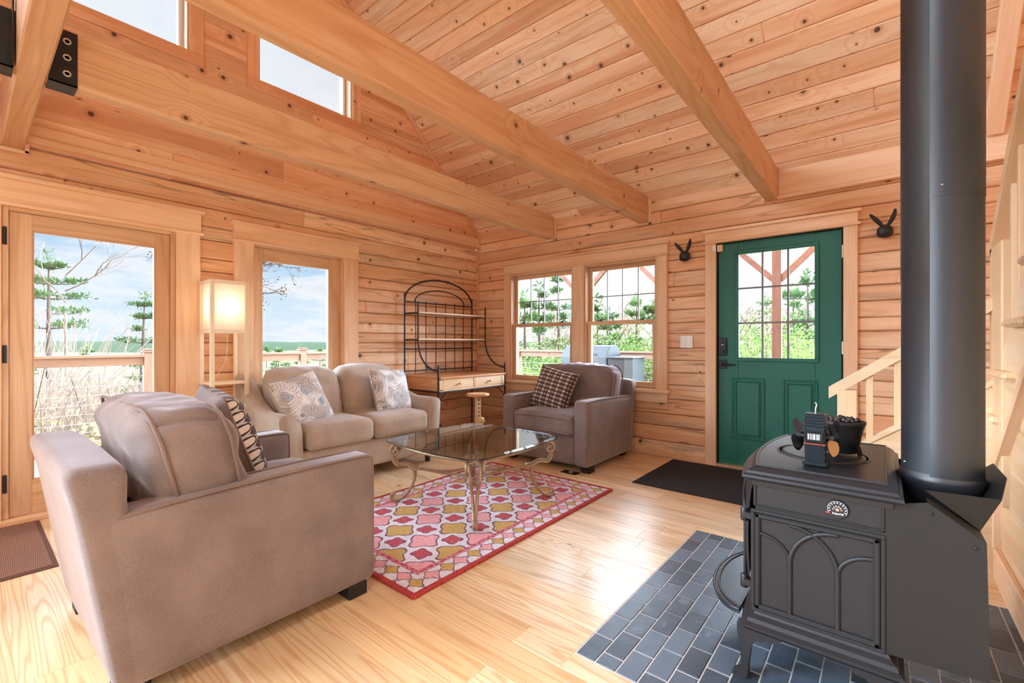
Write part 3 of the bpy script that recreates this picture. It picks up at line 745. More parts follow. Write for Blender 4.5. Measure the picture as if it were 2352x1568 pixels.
# double window in the door wall
w4 = door_or_window('window_4', 'twin sash window with grid muntins behind the taupe armchair', 'window')
parts(w4, [
    ('casing', TR, [(.487, .578, -.032, .01, .655, 1.985, 'z', .003)]), ('casing', TR, [(2.477, 2.575, -.032, .01, .655, 1.985, 'z', .003)]), ('mullion', TR, [(1.502, 1.642, -.028, .12, .66, 1.985, 'z', .003)]),
    ('head_casing', TR, [(.482, 2.58, -.034, .01, 1.995, 2.095, 'x', .003)]), ('head_ledge', TR, [(.47, 2.596, -.048, .01, 1.978, 1.997, 'x', .004)]), ('cornice', TR, [(.466, 2.60, -.058, .01, 2.093, 2.115, 'x', .004)]),
    ('sill', TR, [(.47, 2.60, -.07, .12, .628, .66, 'x', .005)]), ('apron', TR, [(.487, 2.575, -.03, .0, .53, .628, 'x', .003)])])
for xa, xb in ((.578, 1.502), (1.642, 2.477)):
    sf = MB()
    for q in ((xa, xa+.022, -.02, .14, .66, 1.98, 'z', .002), (xb-.022, xb, -.02, .14, .66, 1.98, 'z', .002), (xa+.021, xb-.021, -.0195, .14, 1.955, 1.9795, 'x', .002)): sf.box(*q)
    sf.build('jamb', M['doorwood'], w4)
    a, b = xa+.022, xb-.022
    for nm, y0, y1, za, zb, st, rt, rb in (('lower_sash', .02, .055, .66, 1.355, .045, .04, .062), ('upper_sash', .062, .095, 1.325, 1.955, .042, .045, .035)):
        sm = MB()
        sm.box(a, a+st, y0, y1, za, zb, 'z', .003); sm.box(b-st, b, y0, y1, za, zb, 'z', .003); sm.box(a+st, b-st, y0, y1, zb-rt, zb, 'x', .003); sm.box(a+st, b-st, y0, y1, za, za+rb, 'x', .003)
        so_ = sm.build(nm, M['doorwood'], w4)
        gl = MB(); gl.box(a+st, b-st, (y0+y1)/2-.002, (y0+y1)/2+.002, za+rb, zb-rt, 'x'); gl.build('glass_pane', M['pane'], so_)
        if nm == 'upper_sash':
            mu = MB()
            for k in (1, 2, 3):
                xx = a+st+(b-a-2*st)*k/4; mu.box(xx-.0045, xx+.0045, y0+.006, y1-.006, za+rb, zb-rt, 'z', .002)
            mu.box(a+st, b-st, y0+.008, y1-.008, 1.6205, 1.6295, 'x', .002); mu.build('muntin_grid', M['muntin'], so_)
    for xx in (a+.16, b-.16):
        lk = MB(); lk.box(xx-.03, xx+.03, .02, .06, 1.355, 1.362, 'x', .002); lk.lathe([(.012, 0), (.012, .012)], (xx, .04, 1.36), 10); lk.box(xx, xx+.035, .03, .04, 1.368, 1.376, 'x', .002); lk.build('sash_lock', M['black'], w4)
# green door
d2 = door_or_window('door_2', 'green entry door with nine-light window and two raised panels', 'door')
parts(d2, [
    ('casing', TR, [(2.93, 3.023, -.032, .01, 0, 2.03, 'z', .003)]), ('casing', TR, [(3.962, 4.052, -.032, .01, 0, 2.03, 'z', .003)]),
    ('head_casing', TR, [(2.928, 4.054, -.034, .01, 2.048, 2.128, 'x', .003)]), ('head_ledge', TR, [(2.912, 4.072, -.048, .01, 2.026, 2.05, 'x', .004)]), ('cornice', TR, [(2.91, 4.076, -.058, .01, 2.126, 2.152, 'x', .004)]),
    ('threshold', M['brass'], [(3.02, 3.965, -.035, .16, .0, .022, 'x', .004)]),
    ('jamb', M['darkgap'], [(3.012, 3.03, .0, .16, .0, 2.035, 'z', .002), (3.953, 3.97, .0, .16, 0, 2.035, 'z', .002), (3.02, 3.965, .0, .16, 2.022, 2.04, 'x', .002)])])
lf = MB(); GX0, GX1, GZ0, GZ1 = 3.20, 3.775, .985, 1.915
for q in ((3.032, GX0, .02, .064, .025, 2.02, 'z', .003), (GX1, 3.95, .02, .064, .025, 2.02, 'z', .003), (GX0, GX1, .02, .064, .025, GZ0, 'x', .0), (GX0, GX1, .02, .064, GZ1, 2.02, 'x', .0)): lf.box(*q)
leaf = lf.build('door_leaf', M['green'], d2)
def ring(mb, x0, x1, z0, z1, w, y0, y1, c=.004):
    mb.box(x0, x1, y0, y1, z0, z0+w, 'x', c); mb.box(x0, x1, y0, y1, z1-w, z1, 'x', c); mb.box(x0, x0+w, y0, y1, z0+w, z1-w, 'z', c); mb.box(x1-w, x1, y0, y1, z0+w, z1-w, 'z', c)
fr = MB(); ring(fr, GX0-.028, GX1+.028, GZ0-.028, GZ1+.028, .03, .008, .03); ring(fr, GX0-.01, GX1+.01, GZ0-.01, GZ1+.01, .014, .012, .05)
fr.build('light_frame', M['green'], leaf)
gl = MB(); gl.box(GX0, GX1, .04, .044, GZ0, GZ1, 'x'); gl.build('glass_pane', M['pane'], leaf)
mu = MB()
for k in (1, 2):
    xx = GX0+(GX1-GX0)*k/3; mu.box(xx-.008, xx+.008, .030, .038, GZ0, GZ1, 'z', .002)
    zz = GZ0+(GZ1-GZ0)*k/3; mu.box(GX0, GX1, .031, .037, zz-.008, zz+.008, 'x', .002)
mu.build('muntin_grid', M['muntin'], leaf)
for xa, xb in ((3.145, 3.412), (3.545, 3.795)):
    pn = MB(); ring(pn, xa, xb, .262, .812, .016, .010, .024, .006); ring(pn, xa+.03, xb-.03, .29, .782, .012, .012, .024, .005); pn.box(xa+.042, xb-.042, .008, .022, .302, .770, 'z', .009)
    pn.build('raised_panel', M['green'], leaf)
for zz in (1.84, 1.08, .25):
    hh = MB(); hh.lathe([(.008, -.05), (.008, .05)], (3.957, .004, zz), 10); hh.box(3.950, 3.964, .004, .02, zz-.05, zz+.05, 'z', .001); hh.build('hinge', M['brass'], d2)
lk = MB(); lk.box(3.037, 3.106, .0, .02, 1.005, 1.165, 'z', .004); dlk = lk.build('keypad_deadbolt', M['blackplastic'], leaf, label='black keypad deadbolt')
k2 = MB(); k2.box(3.060, 3.084, -.012, .0, 1.025, 1.055, 'z', .003); k2.lathe([(.012, -.004), (.012, .0)], (3.072, 0, 1.04), 12, 'y'); k2.build('thumb_turn', M['black'], dlk)
k3 = MB(); k3.box(3.061, 3.083, -.001, .001, 1.098, 1.104, 'x'); k3.build('logo_strip', M['white'], dlk)
k4 = MB(); k4.lathe([(.004, -.001), (.004, .001)], (3.072, 0, 1.08), 10, 'y'); k4.lathe([(.006, -.001), (.006, .001)], (3.072, 0, 1.13), 12, 'y'); k4.build('key_hole', M['darkgap'], dlk)
lv = MB(); lv.box(3.044, 3.106, .01, .02, .885, .965, 'z', .003); lv.lathe([(.014, -.035), (.014, .012)], (3.072, 0, .925), 14, 'y')
lv.build('handle_plate', M['black'], leaf)
lv = MB(); lv.tube([(3.072, -.034, .925), (3.10, -.036, .925), (3.19, -.034, .924)], [.010, .009, .007], 10); lv.build('lever_handle', M['black'], leaf, label='black lever handle')
# ------------------------------------------------------------------ seating
def wr(p, amt, fx=9., fy=9., fz=9., o=0.):
    return amt*mnoise.noise(Vector((p.x*fx+o, p.y*fy+o*.7, p.z*fz-o)))
def loft(mb, rings, mi=0):
    """closed rings of equal length, capped with fans"""
    I = [[mb._v(p) for p in rg] for rg in rings]; k = len(rings[0])
    for a in range(len(rings)-1):
        for b in range(k):
            b2 = (b+1) % k; mb.face((I[a][b], I[a][b2], I[a+1][b2], I[a+1][b]), None, .5, True, mi)
    for rg, ids, flip in ((rings[0], I[0], True), (rings[-1], I[-1], False)):
        c = sum((Vector(p) for p in rg), Vector())/k; ci = mb._v(c)
        for b in range(k):
            b2 = (b+1) % k; mb.face((ids[b2], ids[b], ci) if flip else (ids[b], ids[b2], ci), None, .5, True, mi)
def rrect(cx, cz, w, h, r, n=5):
    """rounded rectangle outline in 2D, counter-clockwise"""
    out = []
    for sx, sz, a0 in ((1, 1, 0), (-1, 1, pi/2), (-1, -1, pi), (1, -1, 3*pi/2)):
        for i in range(n+1):
            a = a0+pi/2*i/n; out.append((cx+sx*(w/2-r)+r*cos(a), cz+sz*(h/2-r)+r*sin(a)))
    return out
def armchair(name, label, loc, rz):
    o = thing(name, label, 'armchair', loc, rz); B = M['taupe']; P = M['pipingt']
    def add(nm, mb, m=B): return mb.build(nm, m, o, world=False)
    m = MB(); m.rbox((.70, .86, .27), .02, 8, lambda p, q: p+Vector((0, wr(p, .004), 0)), (0, -.03, .185)); add('seat_base', m)
    for s in (-1, 1):
        def fa(p, q):
            p = Vector(p)
            if p.z > 0: p.z -= .028*max(0, (p.y+.2))
            p.x += wr(p, .004, 5, 5, 5, s)
            if p.y > 0: p.y += (.13*(p.z-.27)-.012)*min(1, p.y/.4)
            return p
        m = MB(); m.rbox((.142, .955, .565), .032, 16, fa, (s*.404, -.008, .335)); a = add('armrest', m)
        m = MB()
        for sx in (-1, 1):
            X = s*.404+sx*.0625
            path = [(X, .44, .602-.014), (X, .2, .605), (X, -.2, .616), (X, -.435, .612), (X, -.462, .60), (X, -.474, .57), (X, -.4765, .30), (X, -.4745, .075)]
            m.tube(bez(path, 6), .0045, 6)
        pp = m.build('piping', P, a, world=False)
    def fb(p, q):
        p = Vector(p); zz = p.z+.35
        p.y += .11*zz/.7-.060-(.022 if q[1] < 0 else -.01)*max(0, (p.z-.22)/.13) ; p.x *= 1-.012*max(0, zz-.3)
        p.z += .012*(1-(p.x/.47)**2)*(1 if q[2] > .5 else 0)+wr(p, .004, 4, 4, 4); return p
    m = MB(); m.rbox((.945, .125, .70), .042, 18, fb, (0, .415, .40)); add('backrest', m)
    def fs(p, q):
        p = Vector(p); e = (1-(p.x/.34)**4)*(1-(p.y/.36)**4)
        p.z += .022*max(0, e)*(1 if q[2] > 0 else .2)
        if q[1] < -.6: p.z += wr(p, .004, 40, 3, 6); p.y += wr(p, .005, 34, 3, 7)-.012*(1-(p.x/.34)**2)
        p.z += wr(p, .005, 6, 6, 6); return p
    m = MB(); m.rbox((.668, .71, .175), .045, 26, fs, (0, -.145, .392)); c = add('seat_cushion', m)
    m = MB()
    for dz in (.058, -.068): m.tube([(x, -.513-.009*(1-(x/.33)**2), .392+dz+.012*(1-(x/.33)**2)) for x in [-.315+.63*i/24 for i in range(25)]], .005, 6)
    m.build('piping', P, c, world=False)
    def fc(p, q):
        p = Vector(p); e = max(0, (1-(p.x/.43)**4)*(1-(p.z/.25)**4))
        p.y += (.045 if q[1] > 0 else -.05)*e
        p.z += .035*(1-(p.x/.43)**2)*(q[2] > 0)
        cr = abs(q[0])**6*abs(q[2])**6
        p.x *= 1-.05*cr; p.z *= 1-.05*cr
        if q[2] > .45: p.z += wr(p, .020, 30, 7, 4, 2.)*(1-abs(q[1])**2)
        p.y += wr(p, .016, 9, 5, 14, 3.); p.x += wr(p, .008, 7, 7, 11, 5.)
        p.y += .22*p.z; return p
    m = MB(); m.rbox((.85, .235, .43), .085, 30, fc, (0, .165, .66)); c = add('back_cushion', m)
    m = MB()
    for sy in (-1, 1):
        pts = []
        for x, z in rrect(0, 0, .815, .40, .09, 6)+[rrect(0, 0, .815, .40, .09, 6)[0]]:
            q = (max(-1, min(1, x/.425)), sy*.74, max(-1, min(1, z/.215)))
            p = fc(Vector((x*1.035, sy*.092, z*1.065)), q); pts.append(p+Vector((0, .165, .665)))
        m.tube(pts, .006, 6, cap=False)
    m.build('piping', P, c, world=False)
    for sx in (-1, 1):
        for y in (-.40, .36):
            xo = .425 if y < 0 else .36
            m = MB(); m.box(sx*xo-.045, sx*xo+.045, y-.045, y+.045, 0, .058, 'z', .004); add('leg', m, M['rubber'])
    return o
armchair('armchair', 'taupe armchair under the twin window, facing the rug', (1.800, -.555, 0), 0.)
armchair('armchair', 'taupe armchair with its back to the patio door, side toward the stove', (1.945, -3.685, 0), pi+R(.5))

def pillow(name, label, loc, rot, size, thick, m_, edge, cat='cushion', grp=None, back=None):
    """square scatter cushion; local XZ is its face, Y its thickness"""
    o = thing(name, label, cat, loc, 0., grp); o.rotation_euler = rot
    h = size/2
    def sh(side):
        def f(u, v):
            a, b2 = 2*u-1, 2*v-1
            pin = 1-.10*(1-abs(b2)**2)*abs(a)**3*0-.06*(1-b2*b2)*a*a
            pin2 = 1-.06*(1-a*a)*b2*b2
            t = thick/2*((1-a**4)*(1-b2**4))**.55
            x, z = a*h*pin, b2*h*pin2
            t += .006*mnoise.noise(Vector((x*14, side*3, z*14)))*(1-max(abs(a), abs(b2))**4)
            return (x if side < 0 else -x, side*t, z)
        return f
    N = 26
    uvf = lambda u, v: ((u-.5)*size, (v-.5)*size)
    mb = MB(); mb.grid(sh(-1), N, N, uvf=uvf); mb.build('cover_front', m_, o, world=False)
    mb = MB(); mb.grid(sh(1), N, N, uvf=uvf); mb.build('cover_back', back or m_, o, world=False)
    pts = []
    for k in range(4):
        for i in range(14):
            t = -1+2*i/14
            a, b2 = ((t, -1), (1, t), (-t, 1), (-1, -t))[k]
            pts.append((a*h*(1-.06*(1-b2*b2)*a*a), 0, b2*h*(1-.06*(1-a*a)*b2*b2)))
    pts.append(pts[0]); mb = MB(); mb.tube(pts, .0055, 6, cap=False); mb.build('piping', edge, o, world=False)
    return o
pillow('scatter_cushion', 'dark cushion with oval lattice pattern on the armchair under the window', (1.70, -.70, .665), (R(-20), R(12), R(4)), .42, .15, M['lattice'], M['pipingt'])
pillow('scatter_cushion', 'oval lattice cushion seen edge-on behind the armchair by the patio door', (1.86, -3.60, .690), (R(-20), R(-3), pi+R(-6)), .46, .17, M['pebble'], M['pipingt'], back=M['taupe'])
pillow('scatter_cushion', 'paisley cushion at the lamp end of the loveseat, tilted sideways', (.655, -2.69, .665), (R(-24), R(-12), R(90+10)), .42, .15, M['paisleyA'], M['beige'])
pillow('scatter_cushion', 'paisley cushion at the corner-rack end of the loveseat', (.655, -1.85, .672), (R(-20), R(4), R(90+8)), .43, .15, M['paisleyB'], M['beige'])

# loveseat along the patio wall, facing +x
lo = thing('loveseat', 'beige two-seat loveseat with flared arms under the narrow window', 'sofa', (.52, -2.225, 0)); B = M['beige']
Y0, Y1 = -2.965, -1.485
m = MB(); m.rbox((.82, 1.26, .225), .02, 10, None, (.515, -2.225, .208)); m.build('seat_base', B, lo)
m = MB()
def flb(p, q):
    p = Vector(p); p.x -= .06*(p.z)/.4; p.z += .02*(1-(p.y/.72)**2)*(q[2] > .5); return p
m.rbox((.16, 1.40, .66), .05, 16, flb, (.155, -2.225, .44)); m.build('backrest', B, lo)
for s, yo in ((-1, Y0), (1, Y1)):
    rings = []
    for i in range(31):
        t = i/30; x = .07+.865*t
        zt = .60+.265*(1-min(1, max(0, (t-.05)/.62)))**1.7*1.0
        k = 1.0
        if i == 0 or i == 30: k = .86
        elif i == 1 or i == 29: k = .96
        flare = .035+.02*(1-t)
        ring_ = []
        for yy, zz in rrect(0, 0, 1, 1, .5, 1): pass
        prof = [(-.055, .10), (.075, .10), (.078, .32), (.072, zt-.14), (.055, zt-.07), (.02, zt-.022), (-.03, zt), (-.07, zt-.004), (-.092, zt-.03), (-.088, zt-.09), (-.072, .32)]
        prof = [tuple(v) for v in bez([(a, b, 0) for a, b in prof+[prof[0]]], 3)][:-1]
        cz = (.10+zt)/2
        for a, b, _ in prof:
            a2 = a*k; b2 = cz+(b-cz)*(1-(1-k)*.35)
            yc = yo-s*.085
            ring_.append((x, yc-s*(a2), b2))
        rings.append(ring_ if s < 0 else ring_[::-1])
    m = MB(); loft(m, rings); ar = m.build('armrest', B, lo)
    m = MB()
    rg = rings[29] if True else None
    m.tube([Vector(p)+Vector((.004, 0, 0)) for p in rg]+[Vector(rg[0])+Vector((.004, 0, 0))], .0045, 6, cap=False); m.build('piping', M['beige'], ar)
for k, yc in enumerate((-2.503, -1.935)):
    def fs(p, q):
        p = Vector(p); e = max(0, (1-(p.x/.35)**4)*(1-(p.y/.285)**4)); p.z += .026*e*(1 if q[2] > 0 else .1)
        if q[0] > .6: p.x += wr(p, .004, 3, 40, 5, k)+.014*(1-(p.y/.285)**2); p.z += wr(p, .004, 3, 44, 5, k)
        p.z += wr(p, .005, 6, 6, 6, k); return p
    m = MB(); m.rbox((.70, .563, .175), .05, 26, fs, (.615, yc, .405)); c = m.build('seat_cushion', B, lo)
for k, yc in enumerate((-2.53, -1.93)):
    def fc(p, q):
        p = Vector(p); e = max(0, (1-(p.y/.305)**4)*(1-(p.z/.245)**4)); p.x += (.06 if q[0] > 0 else -.03)*e
        p.z += .03*(1-(p.y/.30)**2)*(q[2] > 0)
        if q[2] > .3: p.z += wr(p, .012, 6, 22, 4, 2.+k)*(1-abs(q[0])**2); p.x += wr(p, .012, 5, 14, 8, k)
        p.x += wr(p, .020, 5, 6, 15, 3.+k); p.y *= 1+.02*sin(p.z*20+k)
        p.x -= .30*p.z; return p
    m = MB(); m.rbox((.23, .605, .47), .095, 28, fc, (.36, yc, .655)); m.build('back_cushion', B, lo)
for x in (.16, .86):
    for y in (Y0+.10, Y1-.10):
        m = MB(); m.lathe([(.022, 0), (.03, .10)], (x, y, 0), 14); m.build('leg', M['rubber'], lo)

# ------------------------------------------------------------------ rug and mats
rg = thing('area_rug', 'red, pink and gold trellis wool rug under the glass table', 'rug', (2.0, -2.2, 0))
def flat(mb, x0, x1, y0, y1, z, nx=1, ny=1, wav=0.):
    mb.grid(lambda u, v: (x0+(x1-x0)*u, y0+(y1-y0)*v, z+wav*mnoise.noise(Vector((u*9, v*9, 1)))), nx, ny, uvf=lambda u, v: (x0+(x1-x0)*u, y0+(y1-y0)*v)); return mb
m = MB(); flat(m, 1.40, 2.615, -3.14, -1.27, .013, 40, 60, .0012); m.build('pile', M['rug'], rg)
m = MB()
for a, b in (((1.40, -3.14), (2.615, -3.14)), ((2.615, -3.14), (2.615, -1.27)), ((2.615, -1.27), (1.40, -1.27)), ((1.40, -1.27), (1.40, -3.14))):
    m.tube([(a[0]+(b[0]-a[0])*i/24+random.uniform(-.002, .002), a[1]+(b[1]-a[1])*i/24+random.uniform(-.002, .002), .0085) for i in range(25)], .0085, 8)
m.build('bound_edge', M['rugedge'], rg)
bm_ = MB(); bm_.box(2.646, 3.56, -.985, -.07, .0, .008, 'x', .003); tag(bm_.build('door_mat', M['blackmat']), 'plain black mat on the floor inside the green door', 'mat')
bm2 = thing('door_mat', 'ribbed brown mat at the foot of the patio door', 'mat', (.55, -4.5, 0))
m = MB(); flat(m, .12, .985, -5.0, -4.10, .009); m.build('ribbed_top', M['brownmat'], bm2)
m = MB(); m.box(.10, 1.005, -5.02, -4.08, 0, .007, 'y', .003); m.build('rubber_border', plain('mat_border', col(104, 70, 60), .9), bm2)
# small black plate by the chair foot
pl = thing('floor_plate', 'small black metal plate lying by the foot of the window armchair', 'plate', (2.12, -1.055, 0))
m = MB(); m.box(2.04, 2.19, -1.10, -1.02, 0, .006, 'x', .002); m.build('plate', M['black'], pl)
m = MB(); m.lathe([(.018, 0), (.018, .002)], (2.12, -1.06, .006), 14); m.build('pale_disc', M['washer'], pl)

# ------------------------------------------------------------------ coffee table
ct = thing('coffee_table', 'square glass-topped coffee table on scrolled champagne metal legs', 'table', (1.955, -2.085, 0))
CX, CY = 1.955, -2.085
def sq(hf, r, bow, n=10):
    pts = []
    for k in range(4):
        a0 = k*pi/2
        for i in range(n+1):
            a = a0+pi/2*i/n; pts.append((hf-r+r*cos(a-a0), hf-r+r*sin(a-a0), a0))
    out = []
    for x, y, a0 in pts:
        out.append((x*cos(a0)-y*sin(a0), x*sin(a0)+y*cos(a0)))
    full = []
    for i, p in enumerate(out):
        q = out[(i+1) % len(out)]; full.append(p)
        if math.hypot(q[0]-p[0], q[1]-p[1]) > .2:
            for k in range(1, 8):
                t = k/8; x, y = p[0]+(q[0]-p[0])*t, p[1]+(q[1]-p[1])*t
                L = math.hypot(x, y); s_ = 1+bow*sin(pi*t)/L; full.append((x*s_, y*s_))
    return full
m = MB(); O = sq(.462, .125, .022); I = [(x*.945, y*.945) for x, y in O]
def plate(mb, rings):
    ids = [[mb._v((CX+x, CY+y, z)) for x, y in rg_] for rg_, z in rings]; k = len(ids[0])
    for a in range(len(ids)-1):
        for b in range(k): mb.face((ids[a][b], ids[a][(b+1) % k], ids[a+1][(b+1) % k], ids[a+1][b]), None, .5, False, 0)
    return ids
ids = plate(m, [(I, .4370), (O, .4385), (O, .4445), (I, .4490)])
m.face(ids[-1], None, .5); m.face(ids[0][::-1], None, .5)
tp = m.build('glass_top', M['tableglass'], ct)
m = MB(); O2 = [(x*1.001, y*1.001) for x, y in O]; plate(m, [([(x*.992, y*.992) for x, y in O], .4384), (O2, .4386), (O2, .4444), ([(x*.992, y*.992) for x, y in O], .4448)]); m.build('polished_edge', M['glassedge'], tp)
CM = M['champagne']
m = MB()
for k in range(4):
    a = k*pi/2
    def rot(x, y, z, a=a): return (CX+x*cos(a)-y*sin(a), CY+x*sin(a)+y*cos(a), z)
    pts = []
    for i in range(25):
        t = -1+2*i/24; pts.append(rot(.392+.028*(1-t*t), t*.365, .420-.028*(1-abs(t)**2)*.35))
    m.tube(pts, .0115, 8)
m.build('rail', CM, ct)
prof = [(.515, .408), (.545, .35), (.555, .295), (.525, .258), (.475, .262), (.435, .245), (.412, .205), (.418, .14), (.455, .07), (.505, .022), (.548, .012), (.572, .030), (.566, .055), (.545, .056)]
pb = bez([(a, b, 0) for a, b in prof], 5)
for k in range(4):
    a = pi/4+k*pi/2; er = Vector((cos(a), sin(a), 0)); et = Vector((-sin(a), cos(a), 0)); c0 = Vector((CX, CY, 0)); lg = MB()
    for s in (-1, 1):
        lg.tube([c0+er*p.x+et*s*(.006+.034*max(0, min(1, (p.y-.05)/.36)))+Vector((0, 0, p.y+.0125)) for p in pb], .0105, 8)
    curl = [(.515, .408), (.545, .418), (.575, .405), (.585, .375), (.565, .35), (.54, .357), (.536, .378), (.552, .388)]
    for s in (-1, 1):
        lg.tube([c0+er*(p.x-.015)+et*s*.052+Vector((0, 0, p.y)) for p in bez([(x, z, 0) for x, z in curl], 5)], .0095, 8)
        lg.tube([c0+er*.50+et*s*.052+Vector((0, 0, .408)), c0+er*.50+et*s*.036+Vector((0, 0, .395))], .0075, 8)
    l = lg.build('leg', CM, ct)
    r_ = MB(); cc = c0+er*.405+Vector((0, 0, .243)); r_.tube([cc+er*.036*cos(t*pi/9)+et*(.036)*sin(t*pi/9) for t in range(19)], .008, 8, cap=False); r_.build('ring', CM, l)
st = MB()
for k in range(4):
    a0, a1 = pi/4+k*pi/2, pi/4+(k+1)*pi/2
    p0 = Vector((CX+.385*cos(a0), CY+.385*sin(a0), .238)); p1 = Vector((CX+.385*cos(a1), CY+.385*sin(a1), .238)); am = (a0+a1)/2
    mid = Vector((CX+.115*cos(am), CY+.115*sin(am), .205))
    st.tube(bez([p0, (p0+mid)/2+Vector((0, 0, -.012))+Vector((cos(am), sin(am), 0))*-.03, mid, (p1+mid)/2+Vector((0, 0, -.012))+Vector((cos(am), sin(am), 0))*-.03, p1], 7), .009, 8)
st.build('stretcher', CM, ct)
for k in range(4):
    a = pi/4+k*pi/2+.35; pd = MB(); pd.lathe([(.012, 0), (.012, .006)], (CX+.405*cos(a), CY+.405*sin(a), .4300), 12); pd.build('rubber_pad', M['black'], ct)

# ------------------------------------------------------------------ shelf lamp
la = thing('floor_lamp', 'tall pale wood shelf lamp with glowing paper shade by the patio door', 'lamp', (.18, -3.075, 0)); LW = M['lampwood']
x0, x1, y0, y1, pw = .05, .31, -3.208, -2.942, .026
for xx in (x0, x1-pw):
    for yy in (y0, y1-pw):
        m = MB(); m.box(xx, xx+pw, yy, yy+pw, 0, 1.60, 'z', .0015); m.build('post', LW, la)
for z in (.03, .385, .80): 
    m = MB(); m.box(x0+.002, x1-.002, y0+.002, y1-.002, z, z+.016, 'y', .0015); m.build('shelf', LW, la)
for nm, z in (('top_frame', 1.574), ('shade_frame', 1.195)):
    m = MB(); m.box(x0+pw, x1-pw, y0, y0+.018, z, z+.026, 'x', .001); m.box(x0+pw, x1-pw, y1-.018, y1, z, z+.026, 'x', .001); m.box(x0, x0+.018, y0+pw, y1-pw, z, z+.026, 'y', .001); m.box(x1-.018, x1, y0+pw, y1-pw, z, z+.026, 'y', .001); m.build(nm, LW, la)
m = MB(); a, b = .020, 1.222
for q in (((x0+a, y0+a), (x1-a, y0+a)), ((x1-a, y0+a), (x1-a, y1-a)), ((x1-a, y1-a), (x0+a, y1-a)), ((x0+a, y1-a), (x0+a, y0+a))):
    (xa, ya), (xb, yb) = q
    m.grid(lambda u, v: (xa+(xb-xa)*u, ya+(yb-ya)*u, b+(1.574-b)*v), 1, 1, sm=False)
m.build('lamp_shade', M['shade'], la)
m = MB(); m.box(x0+.02, x1-.02, -3.085, -3.065, 1.20, 1.212, 'x', .001); m.lathe([(.016, 0), (.018, .05), (.012, .06)], (.18, -3.075, 1.212), 14); m.build('lamp_holder', M['white'], la)
m = MB(); m.lathe([(.012, 0), (.03, .04), (.034, .065), (.026, .09), (.001, .102)], (.18, -3.075, 1.275), 16); bu = m.build('bulb', None or plain('lit_bulb', col(255, 236, 206), .4, emis=col(255, 232, 204), emiss=1.8), la)
m = MB(); m.tube(bez([(.20, -3.06, 1.20), (.21, -3.065, 1.08), (.205, -3.075, .98), (.17, -3.13, .85), (.14, -3.15, .82)], 6), .0022, 6); m.lathe([(.006, 0), (.004, .02)], (.212, -3.066, 1.05), 8); m.lathe([(.012, 0), (.012, .012)], (.20, -3.06, 1.186), 10); m.build('pull_cord', M['cord'], la)
ll = bpy.data.lights.new('lamp_bulb_light', 'POINT'); lob = bpy.data.objects.new('lamp_bulb_light', ll); COL.objects.link(lob); lob.location = (.18, -3.075, 1.40); ll.energy = 1.1; ll.color = (1, .89, .76); ll.shadow_soft_size = .045

# ------------------------------------------------------------------ wrought iron desk rack in the corner
rk = thing('bakers_rack', 'black wrought iron desk rack with arched back and wooden shelves in the corner', 'rack', (.33, -.70, 0)); IR = M['iron']
A, B2, XB, XF = -1.235, -.16, .05, .285
for yy in (A, B2):
    m = MB(); m.tube([(XB, yy, 0), (XB, yy, 1.66)], .0085, 8); m.lathe([(.003, 0), (.010, .012), (.004, .03)], (XB, yy, 1.655), 10); m.build('back_post', IR, rk)
m = MB(); m.tube([(XB, A+(B2-A)*(.5-.5*cos(pi*i/28)), 1.60+.27*sin(pi*i/28)) for i in range(29)], .010, 8)
m.tube([(XB, A+.14+(B2-A-.28)*(.5-.5*cos(pi*i/24)), 1.585+.16*sin(pi*i/24)) for i in range(25)], .007, 8); m.build('arch', IR, rk)
m = MB()
for z in (1.585, 1.05, .80): m.tube([(XB, A, z), (XB, B2, z)], .007, 8)
m.build('cross_bar', IR, rk)
for k in range(1, 7):
    yy = A+(B2-A)*k/7; m = MB(); m.tube([(XB, yy, .77), (XB, yy, 1.585)], .005, 8); m.lathe([(.003, 0), (.007, .008), (.003, .02)], (XB, yy, 1.585), 8); m.build('back_rod', IR, rk)
for z in (1.445, 1.15):
    m = MB(); m.box(XB+.01, XF+.002, A+.006, B2-.006, z, z+.018, 'y', .003); sh = m.build('shelf', M['drawerwood'], rk)
    m = MB(); m.box(XF-.010, XF-.004, A, B2, z-.008, z, 'y', .001); m.box(XB, XF, A-.005, A+.006, z-.006, z+.012, 'x', .002); m.box(XB, XF, B2-.006, B2+.005, z-.006, z+.012, 'x', .002); m.build('shelf_edge', IR, sh)
for yy in (A, B2):
    m = MB(); P_ = [(XF, yy, 1.545), (XF, yy, 1.40), (XF, yy, 1.2), (XF+.005, yy, 1.10), (XF+.045, yy, .98), (XF+.13, yy, .885), (XF+.24, yy, .835), (.612, yy, .818)]
    m.tube(bez(P_, 6), .0085, 8); m.lathe([(.003, 0), (.010, .012), (.003, .032)], (XF, yy, 1.54), 10); m.build('scroll_support', IR, rk)
    m = MB(); m.tube([(.615, yy, 0), (.615, yy, .855)], .010, 8); m.lathe([(.004, 0), (.012, .014), (.003, .04)], (.615, yy, .85), 10); m.build('front_leg', IR, rk)
    m = MB(); m.tube([(XB, yy, .60), (.615, yy, .60)], .008, 8); s_ = 1 if yy == A else -1
    m.tube(bez([(.61, yy, .44), (.605, yy+s_*.05, .53), (.60, yy+s_*.14, .595)], 6), .006, 8); m.build('bracket', IR, rk)
m = MB(); m.box(.62-.012, .632, A, B2, .590, .606, 'y', .002); m.build('apron_bar', IR, rk)
m = MB(); m.box(XB+.01, .635, A+.012, B2-.012, .735, .755, 'y', .004); m.build('desk_top', M['deskwood'], rk)
m = MB(); m.box(XB+.02, .605, A+.014, B2-.014, .61, .735, 'x', .003); m.build('desk_carcass', M['deskwood'], rk)
m = MB(); 
for q in ((A+.014, A+.06), (-.705, -.69), (B2-.06, B2-.014)): m.box(.60, .618, q[0], q[1], .61, .735, 'z', .002)
